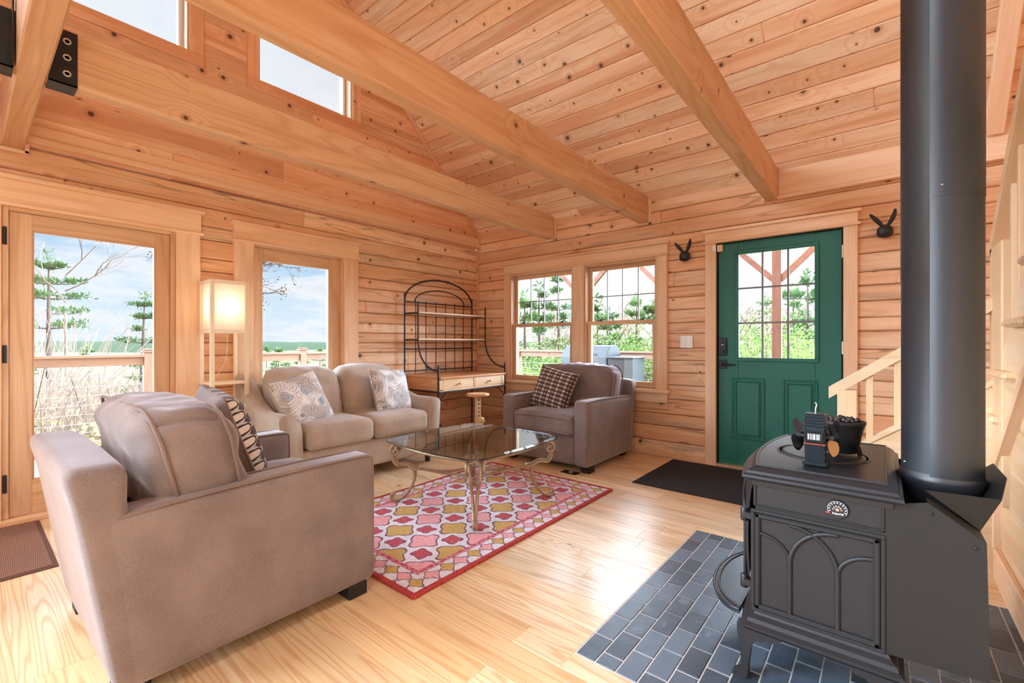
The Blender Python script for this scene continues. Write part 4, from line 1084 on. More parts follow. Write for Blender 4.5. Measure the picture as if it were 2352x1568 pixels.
m.box(.60, .618, A+.014, B2-.014, .605, .622, 'y', .0); m.box(.60, .618, A+.014, B2-.014, .728, .737, 'y', .0); m.build('face_frame', M['drawerwood'], rk)
for ya, yb in ((A+.064, -.709), (-.686, B2-.064)):
    m = MB(); m.box(.58, .616, ya, yb, .622, .728, 'y', .004); dr = m.build('drawer', M['drawerwood'], rk)
    m = MB(); m.lathe([(.006, 0), (.006, .012), (.014, .018), (.014, .026), (.004, .03)], (.616, (ya+yb)/2, .675), 12, 'x'); m.build('knob', M['deskwood'], dr)

# ------------------------------------------------------------------ stool
sto = thing('wooden_stool', 'small round adjustable wooden stool in front of the desk rack', 'stool', (.85, -.885, 0)); DW = M['drawerwood']
m = MB(); m.lathe([(.10, .548), (.122, .553), (.125, .565), (.120, .578), (.09, .580)], (.85, -.885, 0), 32); m.build('seat', M['deskwood'], sto)
m = MB(); m.box(.835, .865, -.92, -.85, .18, .55, 'z', .004); pp = m.build('post', DW, sto)
for k in range(5):
    hm = MB(); hm.lathe([(.009, 0), (.009, .002)], (.8645, -.885, .34+k*.042), 12, 'x'); hm.build('peg_hole', M['darkgap'], pp)
m = MB(); m.lathe([(.001, -.045), (.03, -.036), (.045, 0), (.03, .036), (.001, .045)], (.885, -.875, .285), 16); m.build('ball_knob', DW, sto)
m = MB(); m.box(.80, .90, -.93, -.84, .12, .22, 'z', .01); m.build('collar', DW, sto)
for k in range(3):
    a = .5+k*2*pi/3; m = MB(); m.tube([(.85+.03*cos(a), -.885+.03*sin(a), .2), (.85+.17*cos(a), -.885+.17*sin(a), .0)], [.02, .015], 10); m.build('leg', DW, sto)

# ------------------------------------------------------------------ things on the door wall
for i, (x, lab) in enumerate(((2.752, 'black eared wall hook between the window and the green door'), (4.213, 'black eared wall hook by the stovepipe beyond the door'))):
    hk = thing('wall_hook', lab, 'hook', (x, -.05, 1.95)) if i == 0 else None
    if i == 0:
        first_hook = hk; Hm = M['black']
        m = MB(); m.rbox((.098, .085, .098), .045, 10, lambda p, q: Vector((p.x*(1-.1*q[2]), p.y, p.z)), (0, -.0, -.012)); m.build('head', Hm, hk, world=False)
        m = MB(); m.lathe([(.03, -.02), (.03, .049)], (0, 0, -.01), 16, 'y'); m.build('mount', Hm, hk, world=False)
        for s, top in ((-1, .125), (1, .135)):
            m = MB(); pts = bez([(s*.010, 0, .02), (s*.035, -.012, .055), (s*.062, -.02, .09), (s*.088, -.02, .122)], 6)
            if s > 0: pts = bez([(.010, 0, .02), (.035, -.012, .06), (.052, -.02, .10), (.058, -.02, .14)], 6)
            N_ = len(pts); m.tube(pts, [.006+.010*sin(pi*min(1, k/(N_-1)*.97+.02)) for k in range(N_)], 8); m.build('ear', Hm, hk, world=False)
    else: dup(first_hook, (x, -.05, 1.958), 0., lab)
sw = thing('light_switch', 'white double rocker light switch beside the green door', 'switch', (2.754, 0, 1.129))
m = MB(); m.box(2.696, 2.812, -.012, -.002, 1.071, 1.187, 'z', .004); m.build('switch_plate', M['white'], sw)
for xx in (2.731, 2.777):
    m = MB(); m.box(xx-.0165, xx+.0165, -.018, -.010, 1.096, 1.162, 'z', .003); m.build('rocker', M['white'], sw)
ds = thing('door_sensor', 'small white and wood contact sensor at the green door corner', 'sensor', (3.03, -.02, 1.98))
m = MB(); m.box(3.000, 3.028, -.052, -.034, 1.955, 2.005, 'z', .003); m.build('magnet', M['white'], ds)
m = MB(); m.box(3.032, 3.046, -.02, .019, 1.950, 2.012, 'z', .003); m.build('body', M['white'], ds)
m = MB(); m.box(3.044, 3.075, -.018, .019, 1.950, 2.012, 'z', .003); m.build('wood_face', TR, ds)
# ------------------------------------------------------------------ wood stove
sv = thing('wood_stove', 'black cast iron wood stove with gothic arch side panel on the slate hearth', 'stove', (4.03, -2.40, 0)); CI = M['cast']
YN, YF = -2.70, -2.10
def bow(t, d): return d*(1-(2*t-1)**2)
def outline(ins, bowd=.036, n=14):
    x0, x1, y0, y1 = 3.835+ins, 4.245-ins, -2.747+ins, -2.053-ins
    pts = [(x1, y0), (x1, y1)]
    for i in range(n+1):
        t = i/n; pts.append((x0-bow(t, bowd), y1+(y0-y1)*t))
    return pts
def stack(mb, levels, capb=True, capt=True):
    ids = [[mb._v((x, y, z)) for x, y in outline(i)] for i, z in levels]; k = len(ids[0])
    for a in range(len(ids)-1):
        for b in range(k): mb.face((ids[a][b], ids[a][(b+1) % k], ids[a+1][(b+1) % k], ids[a+1][b]), None, .5)
    if capb: mb.face(ids[0][::-1], None, .5)
    if capt: mb.face(ids[-1], None, .5)
m = MB(); stack(m, [(.026, .650), (.024, .664), (.004, .672), (.0, .677), (.002, .685), (.010, .690), (.014, .698), (.026, .708), (.036, .713), (.037, .718), (.042, .718), (.044, .7155)]); tp = m.build('top_plate', M['castlid'], sv)
m = MB(); lc = (4.027, -2.40, .7155)
m.lathe([(.142, 0), (.141, .003), (.135, .003), (.134, .0)], lc, 48); m.lathe([(.127, .0), (.126, .0022), (.116, .003), (.02, .0035)], lc, 48); m.build('cooking_lid', M['castlid'], tp)
m = MB(); stack(m, [(.035, .222), (.035, .655)]); m.build('firebox', CI, sv)
m = MB(); stack(m, [(.02, .168), (.008, .172), (.0, .182), (.0, .190), (.012, .198), (.016, .210), (.030, .220), (.034, .228)]); m.build('base_moulding', CI, sv)
# side panels with tracery, both long sides
def sidepanel(y, s):
    def rod(pts, r): 
        mb_.tube([(px, y+s*.0, pz) for px, pz in pts], r, 8)
    root = None
    mb_ = MB()
    a, b, z0, z1 = 3.868, 4.192, .240, .556
    def yb(p, q): return (min(y, y+s*p), max(y, y+s*p)) 
    ya, yc = yb(.010, 0)
    for q in ((a, b, z0, z0+.016), (a, b, z1-.016, z1), (a, a+.016, z0, z1), (b-.016, b, z0, z1)): mb_.box(q[0], q[1], ya, yc, q[2], q[3], 'x', .004)
    ya, yc = yb(.005, 0)
    for q in ((a-.012, b+.012, z0-.012, z0), (a-.012, b+.012, z1, z1+.012), (a-.012, a, z0, z1), (b, b+.012, z0, z1)): mb_.box(q[0], q[1], ya, yc, q[2], q[3], 'x', .003)
    for q in ((a-.004, b+.01, .576, .583), (a-.004, b+.01, .648, .655), (a-.004, a+.004, .576, .655), (b+.002, b+.01, .576, .655)): mb_.box(q[0], q[1], ya, yc, q[2], q[3], 'x', .003)
    root = mb_.build('side_panel', CI, sv)
    mb_ = MB(); L1, L2, spr = a+.100, b-.100, .415
    for X in (L1, L2): rod([(X, z0+.01), (X, spr)], .0075)
    w = L2-L1
    rod([(L1+w*(1-cos(t*pi/2/14)), spr+.122*sin(t*pi/2/14)) for t in range(15)][:15], .0075)
    rod([(L2-w*(1-cos(t*pi/2/14)), spr+.122*sin(t*pi/2/14)) for t in range(15)], .0075)
    rod([(L1-.088*(1-cos(t*pi/2/10)), spr+.075*sin(t*pi/2/10)) for t in range(11)], .0065)
    rod([(L2+.088*(1-cos(t*pi/2/10)), spr+.075*sin(t*pi/2/10)) for t in range(11)], .0065)
    mb_.build('arch_tracery', CI, root)
sidepanel(-2.712, -1); sidepanel(-2.088, 1)
# bowed front door
m = MB()
m.grid(lambda u, v: (3.856-.055*(1-(2*u-1)**2)-.020*(sin(pi*v))**.5, -2.655+.51*u, .245+.40*v), 18, 12)
m.grid(lambda u, v: (3.86+.0*v, -2.655+.51*u, .245+.40*v), 2, 2)
dr = m.build('front_door', CI, sv)
m = MB(); ring_ = [(3.838-.052*(1-((y+2.40)/.255)**2)-.003, y, z) for y, z in [(-2.60, .29), (-2.60, .50), (-2.55, .57), (-2.40, .60), (-2.25, .57), (-2.20, .50), (-2.20, .29), (-2.60, .29)]]
m.tube(bez(ring_, 4), .006, 8); m.build('window_rim', CI, dr)
for z in (.30, .53):
    m = MB(); m.lathe([(.011, -.022), (.013, -.018), (.013, .018), (.011, .022)], (3.828, -2.672, z), 12); m.box(3.828, 3.86, -2.69, -2.66, z-.012, z+.012, 'x', .003); m.build('hinge', M['black'], sv)
# ash lip
m = MB(); el = [(3.812-.138*sin(t*pi/20), -2.40-.275*cos(t*pi/20)) for t in range(21)]
for k, (i0, z) in enumerate(((1., .186),)):
    top = [m._v((x, y, .196)) for x, y in el]; bot = [m._v((x, y, .178)) for x, y in el]
    m.face(top[::-1], None, .5); m.face(bot, None, .5)
    for i in range(20): m.face((bot[i], top[i], top[i+1], bot[i+1]), None, .5)
    m.face((bot[0], bot[-1], top[-1], top[0]), None, .5)
al = m.build('ash_lip', M['castlid'], sv)
m = MB(); m.tube([(x, y, .194) for x, y in el], .0055, 8); m.tube([(3.812-(3.812-x)*.88, -2.40+(y+2.40)*.93, .197) for x, y in el], .004, 6); m.build('lip_rim', M['castlid'], al)
# legs
prof = [(3.818, .182), (3.818, .15), (3.828, .10), (3.830, .05), (3.824, .025), (3.806, .012), (3.802, .0), (3.840, .0), (3.850, .012), (3.852, .05), (3.858, .10), (3.866, .130), (3.878, .142), (3.895, .141), (3.905, .150), (3.925, .150), (3.938, .162), (3.948, .166), (3.952, .182)]
for yy in (-2.735, -2.095):
    for mir in (0, 1):
        P_ = [((8.062-x) if mir else x, z) for x, z in prof]
        m = MB(); m.prism([(z, x) for x, z in P_], 'y', yy, yy+.034); 
        m.build('leg', CI, sv)
m = MB(); m.box(3.87, 4.20, -2.66, -2.14, .150, .170, 'x', .004); m.build('bottom_shield', M['black'], sv)
# rear heat shield with folded collar
SM = M['shieldm']; t_ = .0022
sh = [(4.206, .232), (4.206, .660), (4.292, .682), (4.405, .602), (4.412, .244)]
m = MB(); m.prism([(z, x) for x, z in sh], 'y', -2.7145, -2.7145+t_); rs = m.build('heat_shield', SM, sv)
m = MB(); m.prism([(z, x) for x, z in sh], 'y', -2.088, -2.088+t_); m.build('side_sheet', SM, rs)
def sheet(mb, pts, th=.0022):
    P = [Vector(p) for p in pts]; nn = (P[1]-P[0]).cross(P[2]-P[0]).normalized()*th
    a = [mb._v(p) for p in P]; b = [mb._v(p+nn) for p in P]; k = len(P)
    mb.face(a[::-1], None, .5); mb.face(b, None, .5)
    for i in range(k): mb.face((a[i], a[(i+1) % k], b[(i+1) % k], b[i]), None, .5)
m = MB()
sheet(m, [(4.408, -2.713, .244), (4.408, -2.10, .244), (4.403, -2.10, .602), (4.403, -2.713, .602)])
m.build('rear_sheet', SM, rs)
m = MB(); sheet(m, [(4.292, -2.713, .681), (4.403, -2.713, .602), (4.403, -2.615, .602), (4.292, -2.66, .681)]); m.build('top_sheet', SM, rs); m = MB(); sheet(m, [(4.292, -2.14, .681), (4.403, -2.185, .602), (4.403, -2.10, .602), (4.292, -2.10, .681)])
m.build('top_sheet', SM, rs)
m = MB(); sheet(m, [(4.288, -2.668, .705), (4.402, -2.625, .607), (4.448, -2.585, .690)]); m.build('collar_flap', SM, rs)
m = MB(); sheet(m, [(4.448, -2.585, .690), (4.402, -2.625, .607), (4.402, -2.175, .607), (4.448, -2.215, .690), (4.47, -2.30, .735), (4.47, -2.50, .735)]); m.build('collar_flap', SM, rs)
m = MB(); sheet(m, [(4.448, -2.215, .690), (4.402, -2.175, .607), (4.288, -2.132, .705)]); m.build('collar_flap', SM, rs)
m = MB()
for k in range(8):
    t = k/7; m.lathe([(.003, -.003), (.003, 0), (.001, .001)], (4.296+.10*t, -2.702, .672-.074*t), 8, 'y')
for px, pz in ((4.300, .655), (4.385, .585)):
    m = MB(); m.lathe([(.002, -.003), (.0048, -.002), (.005, 0)], (px, -2.7147, pz), 12, 'y'); m.build('screw', SM, rs)
# stovepipe
sp = thing('stovepipe', 'tall black stovepipe rising from the wood stove to the ceiling', 'pipe', (4.341, -2.40, .60)); PC = (4.341, -2.40, 0)
m = MB(); m.lathe([(.06, .56), (.086, .62), (.098, .672), (.106, .690), (.103, .700), (.097, .712)], PC, 40); m.build('flue_collar', M['pipe'], sp)
m = MB(); m.lathe([(.0965, .70), (.0965, 1.325), (.0978, 1.326), (.0978, 4.86)], PC, 56); m.build('inner_pipe', M['pipe'], sp)
def wrap(r, z0, z1, a0, a1, nm):
    mb = MB(); n_ = 40
    mb.grid(lambda u, v: (PC[0]+r*cos(a0+(a1-a0)*u), PC[1]+r*sin(a0+(a1-a0)*u), z0+(z1-z0)*v), n_, 1)
    mb.grid(lambda u, v: (PC[0]+(r-.002*v)*cos(a0+(a1-a0)*u), PC[1]+(r-.002*v)*sin(a0+(a1-a0)*u), z0), n_, 1)
    mb.grid(lambda u, v: (PC[0]+(r-.003*u)*cos(a0), PC[1]+(r-.003*u)*sin(a0), z0+(z1-z0)*v), 1, 1)
    return mb.build(nm, M['pipe'], sp)
seam = math.atan2(-.092, -.030)       # seam on the side turned to the room
wrap(.0998, .688, 1.57, seam, seam+3.6, 'pipe_sleeve'); wrap(.1010, 1.568, 4.86, seam, seam+3.6, 'pipe_sleeve')
for a, z in ((seam-.75, .735), (seam+.28, 1.60), (seam+.05, 2.30)):
    m = MB(); m.lathe([(.001, -.001), (.004, 0), (.001, .003)], (PC[0]+.101*cos(a), PC[1]+.101*sin(a), z), 8); m.build('screw', M['washer'], sp)
# thermometer with printed dial
KT = 1.18
th = thing('stove_thermometer', 'round black magnetic thermometer dial with red pointer on the stove side', 'thermometer', (4.092, -2.712, .618)); c0 = (4.092, -2.712, .618)
m = MB(); m.lathe([(.0268, 0), (.0276, -.004), (.0266, -.007), (.0246, -.0075)], c0, 36, 'y'); cs = m.build('case', M['grilldark'], th)
m = MB(); m.lathe([(.0252, -.0078), (.0252, -.0070)], c0, 36, 'y'); df = m.build('dial_face', M['black'], th)
m = MB(); yk = c0[1]-.0083
def tick(mb, a, r0, r1, w):
    ca, sa = cos(a), sin(a)
    mb.face([mb._v((c0[0]+KT*(r*ca-w2*sa), yk, c0[2]+KT*(r*sa+w2*ca))) for r, w2 in ((r0, -w), (r1, -w), (r1, w), (r0, w))], None, .5)
for k in range(11): tick(m, R(-18+k*21.6), .0150, .0192, .0009)
for k in range(64): tick(m, R(-30+k*240/64), .0202, .0209, .0010)
for k in range(6): tick(m, R(k*36), .0085, .0105, .0010)
for k in range(30): tick(m, R(-10+k*200/30), .0066, .0072, .0006)
m.build('dial_marks', M['white'], df)
m = MB(); m.lathe([(.0045, -.002), (.0050, 0)], (c0[0], yk, c0[2]), 20, 'y'); m.build('centre_cap', M['champagne'], th)
m = MB(); m.face([m._v((c0[0]+KT*x, yk-.0004, c0[2]+KT*z)) for x, z in ((-.0245, -.0125), (-.0175, -.0125), (-.0150, -.0108), (-.0175, -.0092), (-.0245, -.0085))], None, .5); m.build('pointer', M['red'], th)
def text(body, size, mtx, m_, name, parent, extrude=.0004):
    cu = bpy.data.curves.new(name, 'FONT'); cu.body = body; cu.size = size; cu.extrude = extrude; cu.align_x = 'CENTER'; cu.align_y = 'CENTER'
    tmp = bpy.data.objects.new(name+'_curve', cu); COL.objects.link(tmp)
    dg = bpy.context.evaluated_depsgraph_get(); me = bpy.data.meshes.new_from_object(tmp.evaluated_get(dg)); bpy.data.objects.remove(tmp)
    me.transform(mtx); off = Vector(); p = parent
    while p is not None: off += p.location; p = p.parent
    me.transform(Matrix.Translation(-off)); me.materials.clear(); me.materials.append(m_)
    o = bpy.data.objects.new(name, me); COL.objects.link(o); o.parent = parent; return o
text('Imperial', .0088, Matrix.Translation((c0[0]+.001, yk, c0[2]-.0118)) @ Matrix.Rotation(pi/2, 4, 'X'), M['white'], 'dial_lettering', df)
# stove fan
fn = thing('stove_fan', 'black finned heat-powered stove fan with two sets of blades on the stove lid', 'fan', (4.026, -2.60, .7195)); FX, FY, FZ = 4.026, -2.60, .7195
AL = plain('fin_aluminium', col(58, 68, 76), .3, .75)
m = MB(); m.box(FX-.034, FX+.034, FY-.034, FY+.034, FZ, FZ+.012, 'x', .003); m.box(FX-.028, FX+.028, FY-.022, FY+.022, FZ+.010, FZ+.068, 'x', .002); lw = m.build('lower_heatsink', AL, fn)
m = MB()
for k in range(9): m.box(FX-.028, FX+.028, FY-.0275, FY+.0275, FZ+.016+k*.0056, FZ+.0185+k*.0056, 'x', .0008)
m.build('lower_fins', AL, lw)
m = MB(); m.box(FX-.030, FX+.030, FY-.030, FY+.030, FZ+.068, FZ+.073, 'x', .001); m.build('module', plain('module_red', col(140, 58, 48), .4), fn, label='reddish thermoelectric strip')
m = MB(); m.box(FX-.028, FX+.028, FY-.026, FY+.026, FZ+.073, FZ+.168, 'x', .003); up = m.build('upper_heatsink', AL, fn)
m = MB()
for k in range(6): m.box(FX-.029, FX+.029, FY-.034, FY+.034, FZ+.078+k*.0065, FZ+.081+k*.0065, 'x', .0008)
for k in range(5): m.box(FX-.030, FX+.030, FY-.036, FY+.036, FZ+.122+k*.0095, FZ+.1265+k*.0095, 'x', .001)
m.build('upper_fins', AL, up)
m = MB(); m.box(FX-.020, FX+.022, FY-.0365, FY-.035, FZ+.082, FZ+.108, 'x', .0004); lb = m.build('label_plate', M['black'], fn, label='small printed label')
m = MB()
for k, w in ((0, .004), (.007, .0016), (.011, .0016), (.015, .003), (.019, .0016), (.024, .003), (.029, .003)): m.box(FX-.018+k, FX-.018+k+w, FY-.0372, FY-.0364, FZ+.086, FZ+.104, 'z')
m.build('label_print', M['white'], lb)
m = MB(); m.tube(bez([(FX, FY, FZ+.166), (FX, FY, FZ+.182), (FX+.003, FY, FZ+.196), (FX-.002, FY, FZ+.204)], 4), .0022, 8); m.build('carry_hook', M['chrome'], fn)
for s in (-1, 1):
    m = MB(); m.lathe([(.012, -.012), (.012, .012)], (FX+s*.038, FY, FZ+.092), 14, 'x'); hb = m.build('motor', M['black'], fn)
    for k in range(4):
        a = .5+k*pi/2+(.35 if s > 0 else 0); m = MB()
        def bl(u, v, a=a, s=s):
            rr_ = .010+.058*v; w = .019*sin(pi*min(1, .18+.80*v))**.7; tw = (u-.5)*2*w
            return (FX+s*(.050)+tw*.75, FY+rr_*cos(a)-tw*.7*sin(a), FZ+.092+rr_*sin(a)+tw*.7*cos(a))
        m.grid(bl, 6, 10); o = m.build('fan_blade', M['copper'] if (s > 0 and k == 2) else M['black'], hb)
# pot of stones
pt = thing('iron_pot', 'small black iron pot filled with dark stones on the stove top', 'pot', (4.082, -2.375, .7195)); PX, PY, PZ = 4.082, -2.375, .7195
m = MB(); m.lathe([(.042, .008), (.049, .012), (.061, .08), (.068, .106), (.072, .112), (.072, .121), (.065, .123), (.060, .112), (.05, .08)], (PX, PY, PZ), 36); m.build('bowl', M['cast'], pt)
for k in range(3):
    a = -1.9+k*2*pi/3; m = MB(); m.tube([(PX+.046*cos(a), PY+.046*sin(a), PZ+.03), (PX+.056*cos(a), PY+.056*sin(a), PZ)], [.010, .008], 10); m.build('foot', M['cast'], pt)
sg = plain('glossy_dark_stone', col(46, 42, 46), .12, 0, .7); rs_ = random.Random(4); base_stone = None; q = 0
for rr_, nn_ in ((.008, 3), (.030, 9), (.047, 14)):
    for k in range(nn_):
        a = k*2*pi/nn_+rs_.random()*.4; p_ = (PX+rr_*cos(a), PY+rr_*sin(a), PZ+.118+rs_.random()*.010-.1*(rr_-.03))
        if base_stone is None:
            m = MB(); m.rbox((.020, .016, .013), .0065, 5, lambda p, q: p+Vector((wr(p, .0015, 90, 90, 90), 0, 0))); o = m.build('stone', sg); base_stone = o
        else: o = base_stone.copy(); COL.objects.link(o)
        o.location = p_; o.rotation_euler = (rs_.random()*3, rs_.random()*3, rs_.random()*3)
        tag(o, 'glossy dark stone heaped in the black iron pot', 'stone', 'stones in the iron pot')

# ------------------------------------------------------------------ staircase
sc_ = thing('staircase', 'pale wood L-shaped staircase with balusters beside the wood stove', 'stairs', (4.8, -1.2, 0)); MP = M['maple']
def pbox(nm, *bx, par=sc_, m_=MP):
    mb = MB(); mb.box(*bx); return mb.build(nm, m_, par)
for k in range(3):
    x = 4.06+k*.255; z = .2*(k+1)
    pbox('riser', x, x+.02, -1.24, -.02, z-.2, z-.03, 'y', .002)
    pbox('tread', x-.03, x+.27 if k < 2 else 5.55, -1.26 if k < 2 else -1.24, -.01, z-.032, z, 'y', .008)
m = MB(); ln = lambda x: .596+.738*(x-4.16)
m.prism([(-0., 4.03), (ln(4.03), 4.03), (ln(4.62), 4.62), (-0., 4.62)][::1], 'y', -1.285, -1.262, 'x'); m.build('skirt_board', MP, sc_)
m = MB(); m.prism([(ln(4.03)-.004, 4.03), (ln(4.62)-.004, 4.62), (ln(4.62)+.022, 4.62), (ln(4.03)+.022, 4.03)], 'y', -1.295, -1.235, 'x'); m.build('shoe_rail', MP, sc_)
hl = lambda x: .835+.732*(x-3.963)
m = MB(); m.prism([(hl(3.963)-.028, 3.963), (hl(4.64)-.028, 4.64), (hl(4.64)+.036, 4.64), (hl(3.963)+.036, 3.963)], 'y', -1.292, -1.232, 'x'); m.build('handrail', MP, sc_)
pbox('newel_post', 4.003, 4.092, -1.305, -1.215, 0, .86, 'z', .004)
for x in (4.128, 4.245, 4.362, 4.479): pbox('baluster', x, x+.032, -1.278, -1.246, ln(x), hl(x)-.015, 'z', .002)
pbox('newel_post', 4.60, 4.69, -1.50, -1.22, .40, 1.575, 'z', .006)
N = 9
for k in range(N):
    z = .785+.215*k; yb = -1.41-.28*k
    pbox('tread', 4.572, 5.52, yb-.02, yb+.285, z-.034, z, 'x', .012)
    pbox('riser', 4.63, 5.50, yb+.225, yb+.245, z-.215, z-.034, 'x', .002)
hr2 = lambda y: 1.60+.84*(-1.236-y)
m = MB(); m.prism([(-1.22, hr2(-1.22)-.06), (-3.4, hr2(-3.4)-.06), (-3.4, hr2(-3.4)+.03), (-1.22, hr2(-1.22)+.03)], 'x', 4.60, 4.665, 'y'); m.build('handrail', MP, sc_)
for k in range(N):
    for j in (0, 1):
        y = -1.533-.14*(2*k+j); z = .785+.215*(k+(0 if False else 1)) if True else 0
        pbox('baluster', 4.622, 4.656, y-.017, y+.017, z-.215 if j == 0 and k == 0 else z, hr2(y)-.05, 'z', .002)
dg_ = lambda y: .616+.80*(-1.431-y)
m = MB(); m.prism([(-1.205, dg_(-1.205)), (-3.4, dg_(-3.4)), (-3.4, dg_(-3.4)+.56), (-1.205, dg_(-1.205)+.42)], 'x', 4.612, 4.630, 'y'); m.build('stringer', MP, sc_)
m = MB(); m.prism([(-1.205, dg_(-1.205)-.045), (-3.4, dg_(-3.4)-.045), (-3.4, dg_(-3.4)+.0), (-1.205, dg_(-1.205)+.0)], 'x', 4.590, 4.632, 'y'); m.build('stringer_trim', M['trim'], sc_)
# panelled wall below the stair
k = MB(); z = 0.; rr = random.Random(2)
while z < 2.0:
    y_hi = -1.27 if z < dg_(-1.27)-.19 else -1.431-(z+.19-.616)/.80
    y_hi = min(-1.27, y_hi+.16)
    if z+.19 < dg_(-3.4): k.box(4.625, 4.66, -3.4, y_hi, z, z+.188, 'y', .005, rr.random())
    z += .19
struct(k, 'wall_stair', M['maple'], 'pale boarded wall closing the space under the upper stair flight', 'wall')
b = MB(); b.box(4.604, 4.626, -3.4, -1.255, 0, .15, 'y', .004); b.box(4.60, 4.628, -1.31, -1.24, .15, .50, 'z', .003); b.box(4.60, 4.67, -1.262, -1.24, 0, .50, 'z', .003)
struct(b, 'baseboard_stair', M['trim'], 'pale baseboard and corner board of the stair wall', 'baseboard')
# ------------------------------------------------------------------ outside: deck, railing, porch
dk = MB(); ro = random.Random(31)
x = -2.5
for (xa, xb, ya, yb) in ((-2.5, -.17, -7., 2.5), (-.17, 7., .17, 2.5)):
    y = ya
    while y < yb-.01:
        y1 = min(y+.14, yb); dk.box(xa, xb, y+.003, y1-.003, -.09, -.055, 'x', .003, ro.random()); y = y1
struct(dk, 'floor_deck', M['deckfloor'], 'weathered board deck wrapping round the cabin outside the windows', 'deck')
def railing(name, label, pa, pb, n, first=0):
    """posts with caps, top rail and cables from pa to pb"""
    t = thing(name, label, 'railing', (pa[0], pa[1], -.055)); d = Vector((pb[0]-pa[0], pb[1]-pa[1], 0)); L = d.length; d.normalize(); w = Vector((-d.y, d.x, 0))
    alongx = abs(d.x) > .5; ax = 'x' if alongx else 'y'
    for i in range(first, n+1):
        p = Vector((pa[0], pa[1], 0))+d*L*i/n
        m = MB(); m.box(p.x-.045, p.x+.045, p.y-.045, p.y+.045, -.055, 1.01, 'z', .004); po = m.build('post', M['deckrail'], t)
        m = MB(); m.box(p.x-.062, p.x+.062, p.y-.062, p.y+.062, 1.01, 1.03, 'x', .004); m.box(p.x-.05, p.x+.05, p.y-.05, p.y+.05, 1.03, 1.052, 'x', .012); m.build('post_cap', M['deckrail'], po)
    for i in range(n):
        a = Vector((pa[0], pa[1], 0))+d*(L*i/n+.045); b = Vector((pa[0], pa[1], 0))+d*(L*(i+1)/n-.045)
        m = MB(); m.box(min(a.x, b.x)-(0 if alongx else .05), max(a.x, b.x)+(0 if alongx else .05), min(a.y, b.y)-(.05 if alongx else 0), max(a.y, b.y)+(.05 if alongx else 0), .955, .985, ax, .003); m.build('top_rail', M['deckrail'], t)
        m = MB(); m.box(min(a.x, b.x)-(0 if alongx else .02), max(a.x, b.x)+(0 if alongx else .02), min(a.y, b.y)-(.02 if alongx else 0), max(a.y, b.y)+(.02 if alongx else 0), .865, .955, ax, .003); m.build('sub_rail', M['deckrail'], t)
    for k in range(8):
        z = .06+.098*k; m = MB(); m.tube([(pa[0], pa[1], z), (pb[0], pb[1], z)], .0028, 6); m.build('cable', M['cable'], t)
    return t
railing('deck_railing', 'weathered wood and cable railing along the deck seen through patio door', (-2.4, -4.82), (-2.4, 2.4), 4)
railing('deck_railing', 'weathered wood and cable railing behind the grill outside the twin window', (-1.2, 2.4), (1.66, 2.4), 2)
pf = thing('porch_frame', 'reddish cedar porch posts with Y braces outside the green door', 'porch', (1.66, 2.4, -.055)); CE = M['cedar']
for x in (.20, 1.66, 3.13, 4.60):
    m = MB(); m.box(x-.052, x+.052, 2.35, 2.45, -.055, 2.48, 'z', .004); po = m.build('post', CE, pf)
    for s in (-1, 1):
        m = MB(M=None); L = .52
        m.prism([(1.90, x+s*.04), (1.90+.10, x+s*.04), (1.90+.10+L, x+s*(.04+L)), (1.90+L, x+s*(.04+L))], 'y', 2.37, 2.43, 'x'); m.build('brace', CE, po)
m = MB(); m.box(-.3, 6., 2.34, 2.46, 2.44, 2.62, 'x', .004); m.build('beam', CE, pf)
lowr = MB(); lowr.box(1.71, 3.08, 2.36, 2.44, .9, .955, 'x', .003)
# pellet grill on the deck
gr = thing('pellet_grill', 'grey barrel grill with side hopper on the deck behind the twin window', 'grill', (.9, 1.9, -.055)); GS, GD = M['grillsteel'], M['grilldark']
m = MB(); pr = [(1.70, .70), (1.66, .78), (1.665, .90), (1.72, 1.0), (1.82, 1.07), (1.92, 1.085), (2.02, 1.06), (2.10, .98), (2.13, .87), (2.12, .70)]
m.prism(pr, 'x', .25, 1.03, sm=True); ld = m.build('barrel_lid', GS, gr)
m = MB(); pr2 = [(a+(1.9-a)*-.015, b+.004) for a, b in pr]; m.prism(pr2, 'x', 1.03, 1.045); m.build('lid_end', GD, ld)
m = MB(); m.prism([(1.68, .70), (1.70, .58), (1.80, .50), (2.0, .50), (2.10, .58), (2.12, .70)], 'x', .25, 1.04, sm=False); m.build('lower_barrel', GD, gr)
m = MB(); m.tube([(.30, 1.625, .785), (.98, 1.625, .785)], .014, 10); m.box(.33, .35, 1.63, 1.68, .775, .795, 'y'); m.box(.93, .95, 1.63, 1.68, .775, .795, 'y'); m.build('handle', M['chrome'], gr)
m = MB(); m.box(1.05, 1.47, 1.62, 2.10, .895, .915, 'x', .004); m.build('hopper_lid', GS, gr)
m = MB(); m.box(1.06, 1.45, 1.66, 2.08, .40, .895, 'z', .006); hp = m.build('hopper', GD, gr)
m = MB(); m.box(1.33, 1.46, 1.645, 1.66, .38, .893, 'z', .003); m.build('hopper_side', GS, hp)
for xx in (1.10, 1.19):
    m = MB(); m.lathe([(.012, -.01), (.012, .0)], (xx, 1.65, .72), 12, 'y'); m.build('dial', M['white'], hp)
for xx in (.30, 1.40):
    for yy in (1.72, 2.06):
        m = MB(); m.box(xx-.02, xx+.02, yy-.02, yy+.02, -.055, .6, 'z', .002); m.build('leg', GD, gr)
m = MB(); m.box(.28, 1.42, 1.72, 2.06, .12, .14, 'x', .003); m.build('bottom_shelf', GD, gr)
m = MB()
for k in range(9): m.box(.54+k*.040, .54+k*.040+.006, 1.672, 1.680, .925, .965, 'z')
m.build('lid_lettering', GD, ld)

